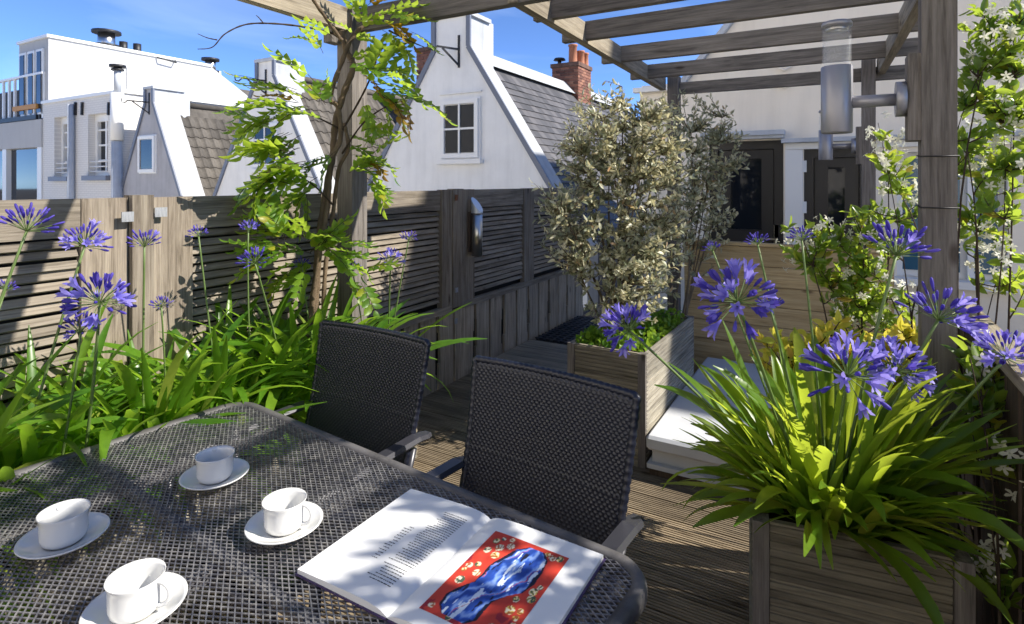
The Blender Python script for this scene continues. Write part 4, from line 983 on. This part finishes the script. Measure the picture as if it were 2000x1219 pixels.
# generic small leaves ---------------------------------------------------------
def ell_leaf(mats, l, w, fold=.25, droop=.5): return leaf_mesh('leaf', mats, l, w, 4, droop, fold, 0, .8)
EL = [ell_leaf([EL_LEAF], 1, .36, .2, .5), ell_leaf([EL_LEAF], 1, .30, .3, -.3), ell_leaf([EL_LEAF], 1, .40, .15, .9)]
def twiggy(t, blobs, roots, n_twig, leaf_per, lsize, meshes, barkm, twr=.004, up=.5, limit=300, stemname='stem', seed=1, tw_len=(.12,.26), mean=.05, sr=.011):
    rnd = random.Random(seed); tot = sum(b[1][0]*b[1][1]*b[1][2]*b[2] for b in blobs); items = []; mb = MB()
    tips = []
    for c, r_, dens in blobs:
        n_ = int(n_twig*r_[0]*r_[1]*r_[2]*dens/tot)
        for _ in range(n_):
            while True:
                q = Vector((rnd.uniform(-1,1),rnd.uniform(-1,1),rnd.uniform(-1,1)))
                if .25 < q.length < 1.0 or (q.length<1 and rnd.random()<.25): break
            if rnd.random() < .2: q *= rnd.uniform(1.0,1.32)
            tips.append((Vector(c)+Vector((q.x*r_[0],q.y*r_[1],q.z*r_[2])), q))
    # main stems
    stems = []
    for i, (root, tip) in enumerate(roots):
        root = Vector(root); tip = Vector(tip); m1 = root.lerp(tip,.33)+Vector((rnd.uniform(-mean,mean),rnd.uniform(-mean,mean),rnd.uniform(-mean,mean))); m2 = root.lerp(tip,.66)+Vector((rnd.uniform(-mean,mean),rnd.uniform(-mean,mean),rnd.uniform(-mean,mean)))*1.4
        pts = [root,m1,m2,tip]; fine = []
        for k in range(13):
            s_ = k/12; fine.append(root*(1-s_)**3+m1*3*s_*(1-s_)**2+m2*3*s_*s_*(1-s_)+tip*s_**3)
        r0 = sr*(.7+.5*rnd.random())
        put(stemname, MB().tube(fine, [r0*(1-.75*k/12) for k in range(13)], 6).mesh(stemname, barkm), t); stems += fine[3:]
    for tip, q in tips:
        s_ = min(stems, key=lambda z: (z-tip).length + max(0, z.z-tip.z+.05)*1.5)
        L_ = (tip-s_).length
        mid = s_.lerp(tip,.55)+Vector((0,0,-.1*L_))+Vector((rnd.gauss(0,.02),rnd.gauss(0,.02),rnd.gauss(0,.02)))
        pts = [s_*(1-k)**2+mid*2*k*(1-k)+tip*k*k for k in (0,.25,.5,.75,1)]
        mb.tube(pts, [twr*1.3,twr*1.1,twr*.9,twr*.7,twr*.4], 4, 0, False)
        dirv = (tip-mid).normalized()
        tl = min(L_, rnd.uniform(*tw_len))
        for k in range(leaf_per):
            f = 1-(k/leaf_per)*min(1,tl/max(L_,.01)); p = s_*(1-f)**2+mid*2*f*(1-f)+tip*f*f
            o = Vector((rnd.gauss(0,1),rnd.gauss(0,1),rnd.gauss(0,1))); o -= dirv*o.dot(dirv)*.8
            dv = (o.normalized()*1.0+dirv*.55+Vector((0,0,up*.5))).normalized()
            items.append((frame(p, dv, rnd.uniform(0,6.28), lsize*rnd.uniform(.65,1.25)), rnd.randrange(len(meshes))))
    put('twigs', mb.mesh('twigs', barkm), t, kind='stuff')
    foliage(t, items, meshes, limit)
el = thing('elaeagnus_shrub', (-1.1,3.4,.55), 'tall variegated cream and green shrub in the sunlit planter', 'shrub')
bl = [(at_d(1215,262,3.42),(.36,.26,.33),1.0),(at_d(1290,270,3.5),(.2,.2,.28),1.0),(at_d(1150,330,3.4),(.26,.22,.30),1),(at_d(1105,400,3.35),(.2,.18,.2),.8),(at_d(1265,390,3.4),(.25,.26,.42),1.1),(at_d(1120,440,3.35),(.24,.2,.26),.9),(at_d(1215,500,3.3),(.34,.24,.24),1.0),(at_d(1215,590,3.25),(.24,.18,.16),.7),(at_d(1300,500,3.6),(.18,.25,.3),.7)]
roots = [((-1.2+U(-.1,.1),3.15+U(0,.5),.52), at_d(px,py,3.4+U(-.15,.15))) for px,py in ((1140,300),(1180,230),(1215,170),(1240,210),(1265,240),(1290,300),(1100,420),(1250,350),(1190,330),(1130,520),(1290,450))]
twiggy(el, bl, roots, 900, 13, .044, EL, TWIGL, .0026, .3, 300, 'stem', 3)
el2 = thing('elaeagnus_shrub', (-1.0,4.2,.0), 'darker shaded shrub behind the sunlit one in front of the doors', 'shrub')
bl = [(at_d(1395,300,4.25),(.22,.2,.36),1.0),(at_d(1370,420,4.25),(.24,.2,.40),.8),(at_d(1340,240,4.3),(.16,.16,.25),.6)]
roots = [((-1.05+U(-.08,.08),4.2+U(-.1,.1),.0), at_d(px,py,4.25+U(-.1,.1))) for px,py in ((1410,230),(1390,280),(1370,330),(1420,330),(1350,260),(1385,420))]
twiggy(el2, bl, roots, 260, 12, .046, EL, TWIGL, .003, .4, 200, 'stem', 5)
# ground cover in the shrub planter
GC = [ell_leaf([GC_LEAF], 1, .75, .1, .6)]
gc = thing('ground_cover', (-1.1,3.4,.55), 'bright green ground cover spilling in the shrub planter', 'ground cover')
items = []
for _ in range(1500):
    x, y = U(-1.31,-.91), U(3.0,3.95); p = Vector((x+.02*U(-1,1), y, .555+.06*random.random()+.03*math.sin(x*17)*math.sin(y*13)))
    items.append((frame(p, (U(-1,1),U(-1,1),U(.2,1.2)), U(0,6), U(.022,.042)), 0))
foliage(gc, items, GC, 200)

# golden shrub behind the front planter
YL = [ell_leaf([YE_LEAF], 1, .52, .15, .6), ell_leaf([YE_LEAF], 1, .45, .2, .2)]
ys = thing('golden_shrub', (.0,2.35,.0), 'golden yellow leaved shrub behind the front planter', 'shrub')
bl = [(at_d(1560,700,2.05),(.15,.12,.10),1),(at_d(1640,690,2.0),(.17,.14,.12),1.1),(at_d(1740,690,2.0),(.13,.12,.12),1),(at_d(1610,790,1.95),(.2,.14,.14),.9)]
roots = [((-.05+U(-.08,.12),2.4,.0), at_d(px,py,2.02)) for px,py in ((1540,700),(1580,670),(1620,660),(1660,660),(1700,680),(1750,660))]
twiggy(ys, bl, roots, 170, 9, .048, YL, TWIG, .003, .6, 300, 'stem', 8, (.06,.14))

# star jasmine
JL = [ell_leaf([JA_LEAF], 1, .42, .25, .5), ell_leaf([JA_LEAF], 1, .36, .3, .9), ell_leaf([JA_LEAF], 1, .46, .2, .1)]
fm = MB()
for k in range(5):
    a = 2*math.pi*k/5; d = Vector((math.cos(a),math.sin(a),0)); s_ = Vector((-d.y,d.x,0)); c = Vector((0,0,.5))
    fm.add([c+d*.04-s_*.06, c+d*.04+s_*.06, c+d*.3+s_*.13+s_*.06, c+d*.3-s_*.05, c+d*.5+s_*.10+Vector((0,0,-.06)), c+d*.46-s_*.0+Vector((0,0,-.06))], [(0,1,2,3),(3,2,4,5)], 0, True)
fm.tube([(0,0,0),(0,0,.5)], [.02,.035], 5, 0, False)
JF = fm.mesh('flower', JA_FLOW)
def jasmine(label, base, blobs, roots, n_twig, per, n_flow, seed, limit, ls=.052, fs=.034, dens_flow=None):
    t = thing('star_jasmine', base, label, 'climber', 'star jasmine climbers'); random.seed(seed)
    twiggy(t, blobs, roots, n_twig, per, ls, JL, TWIG, .0022, .3, limit, 'stem', seed, (.08,.2), .24, .0065)
    for _ in range(n_flow):
        c, r_, d_ = random.choice(blobs); q = rv(); q.normalize(); q *= U(.6,1.05); p = Vector(c)+Vector((q.x*r_[0],q.y*r_[1],q.z*r_[2]))
        for _ in range(random.choice((1,2,3,4))):
            put('flower', JF, t, frame(p+rv(.016), q+rv(.5)+Vector((-.2,-.6,.1)), U(0,6), fs*U(.8,1.2)))
jasmine('flowering jasmine left of the near post in front of the doors', (.15,2.7,0),
    [(at_d(1640,510,2.35),(.16,.14,.11),1),(at_d(1600,450,2.4),(.10,.1,.06),.8),(at_d(1700,440,2.3),(.10,.12,.09),.9),(at_d(1690,590,2.3),(.14,.12,.12),.9),(at_d(1745,330,2.3),(.07,.08,.1),.8),(at_d(1735,270,2.35),(.06,.06,.08),.5),(at_d(1780,420,2.42),(.08,.06,.12),.8),(at_d(1570,480,2.4),(.08,.08,.07),.8),(at_d(1760,620,2.3),(.08,.1,.15),.6)],
    [((.24,2.5,.0),at_d(px,py,2.33)) for px,py in ((1560,445),(1640,480),(1700,400),(1730,270),(1715,240),(1690,540),(1760,380),(1620,560))], 160, 7, 95, 21, 300)
jasmine('flowering jasmine right of the near post at the right edge', (.5,2.3,0),
    [(at_d(1950,70,2.05),(.12,.13,.14),.9),(at_d(1905,170,2.1),(.07,.1,.11),1),(at_d(1985,190,1.95),(.08,.1,.12),.8),(at_d(1915,300,2.1),(.08,.12,.1),1),(at_d(1980,320,1.95),(.09,.1,.12),.8),(at_d(1930,420,2.0),(.10,.12,.1),.45),(at_d(1960,530,1.95),(.10,.1,.09),.4),(at_d(1900,480,2.1),(.06,.1,.1),.2),
     (Vector((.95,1.35,1.8)),(.2,.25,.3),.35)],
    [((.46,2.35,.0),at_d(px,py,2.02)) for px,py in ((1890,300),(1910,150),(1940,60),(1930,380),(1980,60),(1960,240),(1970,480),(1900,440))]+[((.55,1.5,0),(.9,1.35,1.9))], 270, 8, 110, 22, 300)
jasmine('jasmine trailing down the dark fence at the lower right corner', (.36,1.6,0),
    [(at_d(1930,740,1.62),(.07,.07,.07),1),(at_d(1890,690,1.75),(.05,.05,.05),.6),(at_d(1905,850,1.58),(.04,.04,.06),.45),(at_d(1960,1130,1.42),(.05,.05,.05),.6),(at_d(1975,900,1.45),(.03,.04,.05),.4),(at_d(1985,1000,1.42),(.025,.03,.05),.3)],
    [((.37,1.62,.0),at_d(px,py,1.5)) for px,py in ((1960,1120),(1970,930),(1930,760),(1900,850),(1895,700))], 36, 6, 16, 23, 300, .062, .04)

# wisteria -----------------------------------------------------------------
def compound(n_, mats, droop):
    mb = MB(); pts = []; P = Vector((0,0,0)); a = 0
    for i in range(9): pts.append(P.copy()); P += Vector((0,math.sin(a),math.cos(a)))*.125; a += droop/8
    mb.tube(pts, [.008]*8+[.004], 4, 0, False)
    lf = ell_leaf(mats, 1, .55, .16, .7); co = [v.co.copy() for v in lf.vertices]; fs = [tuple(p.vertices) for p in lf.polygons]
    for i in range(n_):
        f = .22+.78*(i//2)/((n_-1)//2) if i < n_-1 else 1.0; k = f*8; j = min(int(k),7); p = pts[j].lerp(pts[j+1], k-j); d = (pts[j+1]-pts[j]).normalized(); s_ = -1 if i%2 else 1
        dv = Vector((s_*1.0,0,0))+d*.65+Vector((0,.35,0)) if i < n_-1 else d
        nn = Vector((0,d.z,-d.y)); zd = dv.normalized(); xd = nn.cross(zd).normalized()*-1; yd = zd.cross(xd)
        Rm = Matrix((xd,yd,zd)).transposed(); sc = U(.34,.44)*(1-.15*abs(f-.55))
        mb.add([p+Rm@(c*sc) for c in co], fs, 1, True)
    return mb.mesh('leaf', TWIG, mats[0])
random.seed(31)
WL = [compound(9,[WI_LEAF],dr) for dr in (.9,.5,1.3)]; WO = compound(9,[WI_OLD],.9)
wi = thing('wisteria', (-2.2,2.15,0), 'green wisteria vine climbing the left pergola post', 'climber')
random.seed(32)
def path_px(ps): return [at_d(*p) for p in ps]
def spline(P, n_=8):
    out = []
    for i in range(len(P)-1):
        a,b,c,d = P[max(0,i-1)],P[i],P[i+1],P[min(len(P)-1,i+2)]
        for k in range(n_): s_ = k/n_; out.append(.5*((2*b)+(c-a)*s_+(2*a-5*b+4*c-d)*s_*s_+(3*b-a-3*c+d)*s_**3))
    return out+[P[-1]]
def vine(ps, r0, r1, m=VINEB, name='stem', n=8):
    P = spline(path_px(ps)); k = len(P); put(name, MB().tube(P, [(r0+(r1-r0)*i/k)*(1+.12*math.sin(i*1.7)) for i in range(k)], n).mesh(name, m), wi)
vine([(612,640,2.86),(618,560,2.86),(622,480,2.86),(636,380,2.86),(650,300,2.88),(655,240,2.86),(672,180,2.84),(690,130,2.86),(675,95,2.88),(668,60,2.88)], .018, .014)
vine([(604,640,2.84),(620,520,2.83),(640,400,2.84),(645,320,2.84),(665,270,2.84),(660,210,2.84),(645,190,2.82),(668,120,2.83),(690,70,2.84),(720,45,2.86),(760,20,2.88)], .014, .010)
vine([(630,640,2.86),(636,520,2.88),(650,420,2.88),(662,330,2.87),(680,290,2.85),(672,240,2.84)], .011, .009)
vine([(668,80,2.82),(640,40,2.78),(612,0,2.7),(600,-30,2.65)], .010, .007)
vine([(660,72,2.86),(640,62,2.8),(590,52,2.7),(530,46,2.6),(480,48,2.55),(440,66,2.5),(415,92,2.48),(386,96,2.46)], .006, .0015, TWIG)
vine([(515,46,2.58),(505,34,2.57),(500,30,2.57)], .003, .001, TWIG); vine([(424,78,2.49),(405,74,2.48),(386,66,2.47)], .003, .001, TWIG)
vine([(665,260,2.84),(700,200,2.82),(720,160,2.8),(735,120,2.78)], .006, .003, TWIG); vine([(660,250,2.84),(620,230,2.75),(570,215,2.7)], .005, .002, TWIG); vine([(650,400,2.84),(610,360,2.76),(560,330,2.7)], .005, .002, TWIG)
vine([(668,300,2.84),(710,240,2.8),(760,205,2.76),(790,198,2.74)], .005, .002, TWIG); vine([(760,60,2.85),(800,80,2.78),(828,92,2.75)], .005, .002, TWIG)
clusters = [ # px, py, d, image angle of growth (deg, 0 right, 90 up), spread, count, length, old share
 (640,90,2.74,140,30,3,.17,.1),(600,150,2.68,125,14,1,.24,.1),(590,205,2.72,178,30,7,.24,.1),(560,190,2.70,170,24,4,.24,.1),(545,245,2.7,185,25,5,.22,.05),(575,275,2.72,200,40,6,.2,.05),
 (600,330,2.7,195,35,8,.24,0),(570,300,2.68,170,30,5,.24,0),(545,350,2.68,205,35,6,.24,0),(585,365,2.72,240,40,5,.2,0),(640,215,2.7,120,60,4,.2,.15),
 (690,60,2.8,60,80,5,.16,.5),(715,30,2.84,60,80,6,.17,.6),(760,45,2.82,-10,60,6,.2,.6),(790,80,2.76,-50,25,2,.2,.4),
 (700,130,2.78,20,60,6,.19,.1),(735,140,2.76,10,50,6,.2,.2),(760,175,2.74,-20,50,7,.2,.2),(725,190,2.76,-40,60,5,.19,.1),
 (785,198,2.72,-14,6,1,.26,.2),(700,320,2.74,-15,60,6,.18,.05),(720,300,2.74,15,40,4,.18,.05),(705,360,2.74,-25,40,3,.16,0),(690,270,2.76,-30,60,3,.16,.1),(640,300,2.7,200,60,4,.2,0),
 (560,470,2.6,150,60,8,.2,0),(610,480,2.62,90,80,9,.2,0),(650,490,2.62,20,60,8,.2,0),(590,520,2.6,210,50,6,.18,0),(690,535,2.62,-30,50,4,.18,0),(540,500,2.6,190,40,4,.18,0),(525,455,2.62,120,50,3,.15,0)]
for px,py,d,an_,sp_,n_,ln,old in clusters:
    for _ in range(int(n_*1.15)):
        a = R(an_+U(-sp_,sp_)); dv = RT*math.cos(a)+Vector((0,0,1))*math.sin(a)+FW*U(-.7,.35)+Vector((0,0,.22))
        p = at_d(px+U(-22,22),py+U(-18,18),d+U(-.1,.12))
        dv.normalize(); zd = dv; yd = (Vector((0,0,-1))-zd*-zd.z+rv(.25)); yd = (yd-zd*yd.dot(zd)).normalized(); xd = yd.cross(zd)
        M = Matrix.Translation(p) @ Matrix((xd,yd,zd)).transposed().to_4x4() @ Matrix.Scale(ln*U(.7,1.02),4)
        put('leaf', WO if random.random()<old*.4 else random.choice(WL), wi, M)
# unseen wisteria leaf clusters added towards the sun to dapple book and table
items = []
cl_ = [Vector((x, y, 2.5)) for x, y in ((1.12,1.5),(1.38,1.78),(1.0,1.82),(1.5,1.5),(.5,1.45),(.1,1.2),(.75,2.0))]
for _ in range(40):
    p = random.choice(cl_)+rv(.12)
    p0 = Vector((U(.5,1.5), U(1.15,2.1), 2.48+U(-.05,.2))) if random.random()<.7 else Vector((U(-.3,.6), U(.9,1.9), 2.5+U(-.03,.15)))
    items.append((frame(p, (U(-1,1),U(-1,1),U(-.2,.6)), U(0,6), .26*U(.7,1.1)), random.randrange(3)))
foliage(wi, items, WL, 0, rest='dapple_leaves')
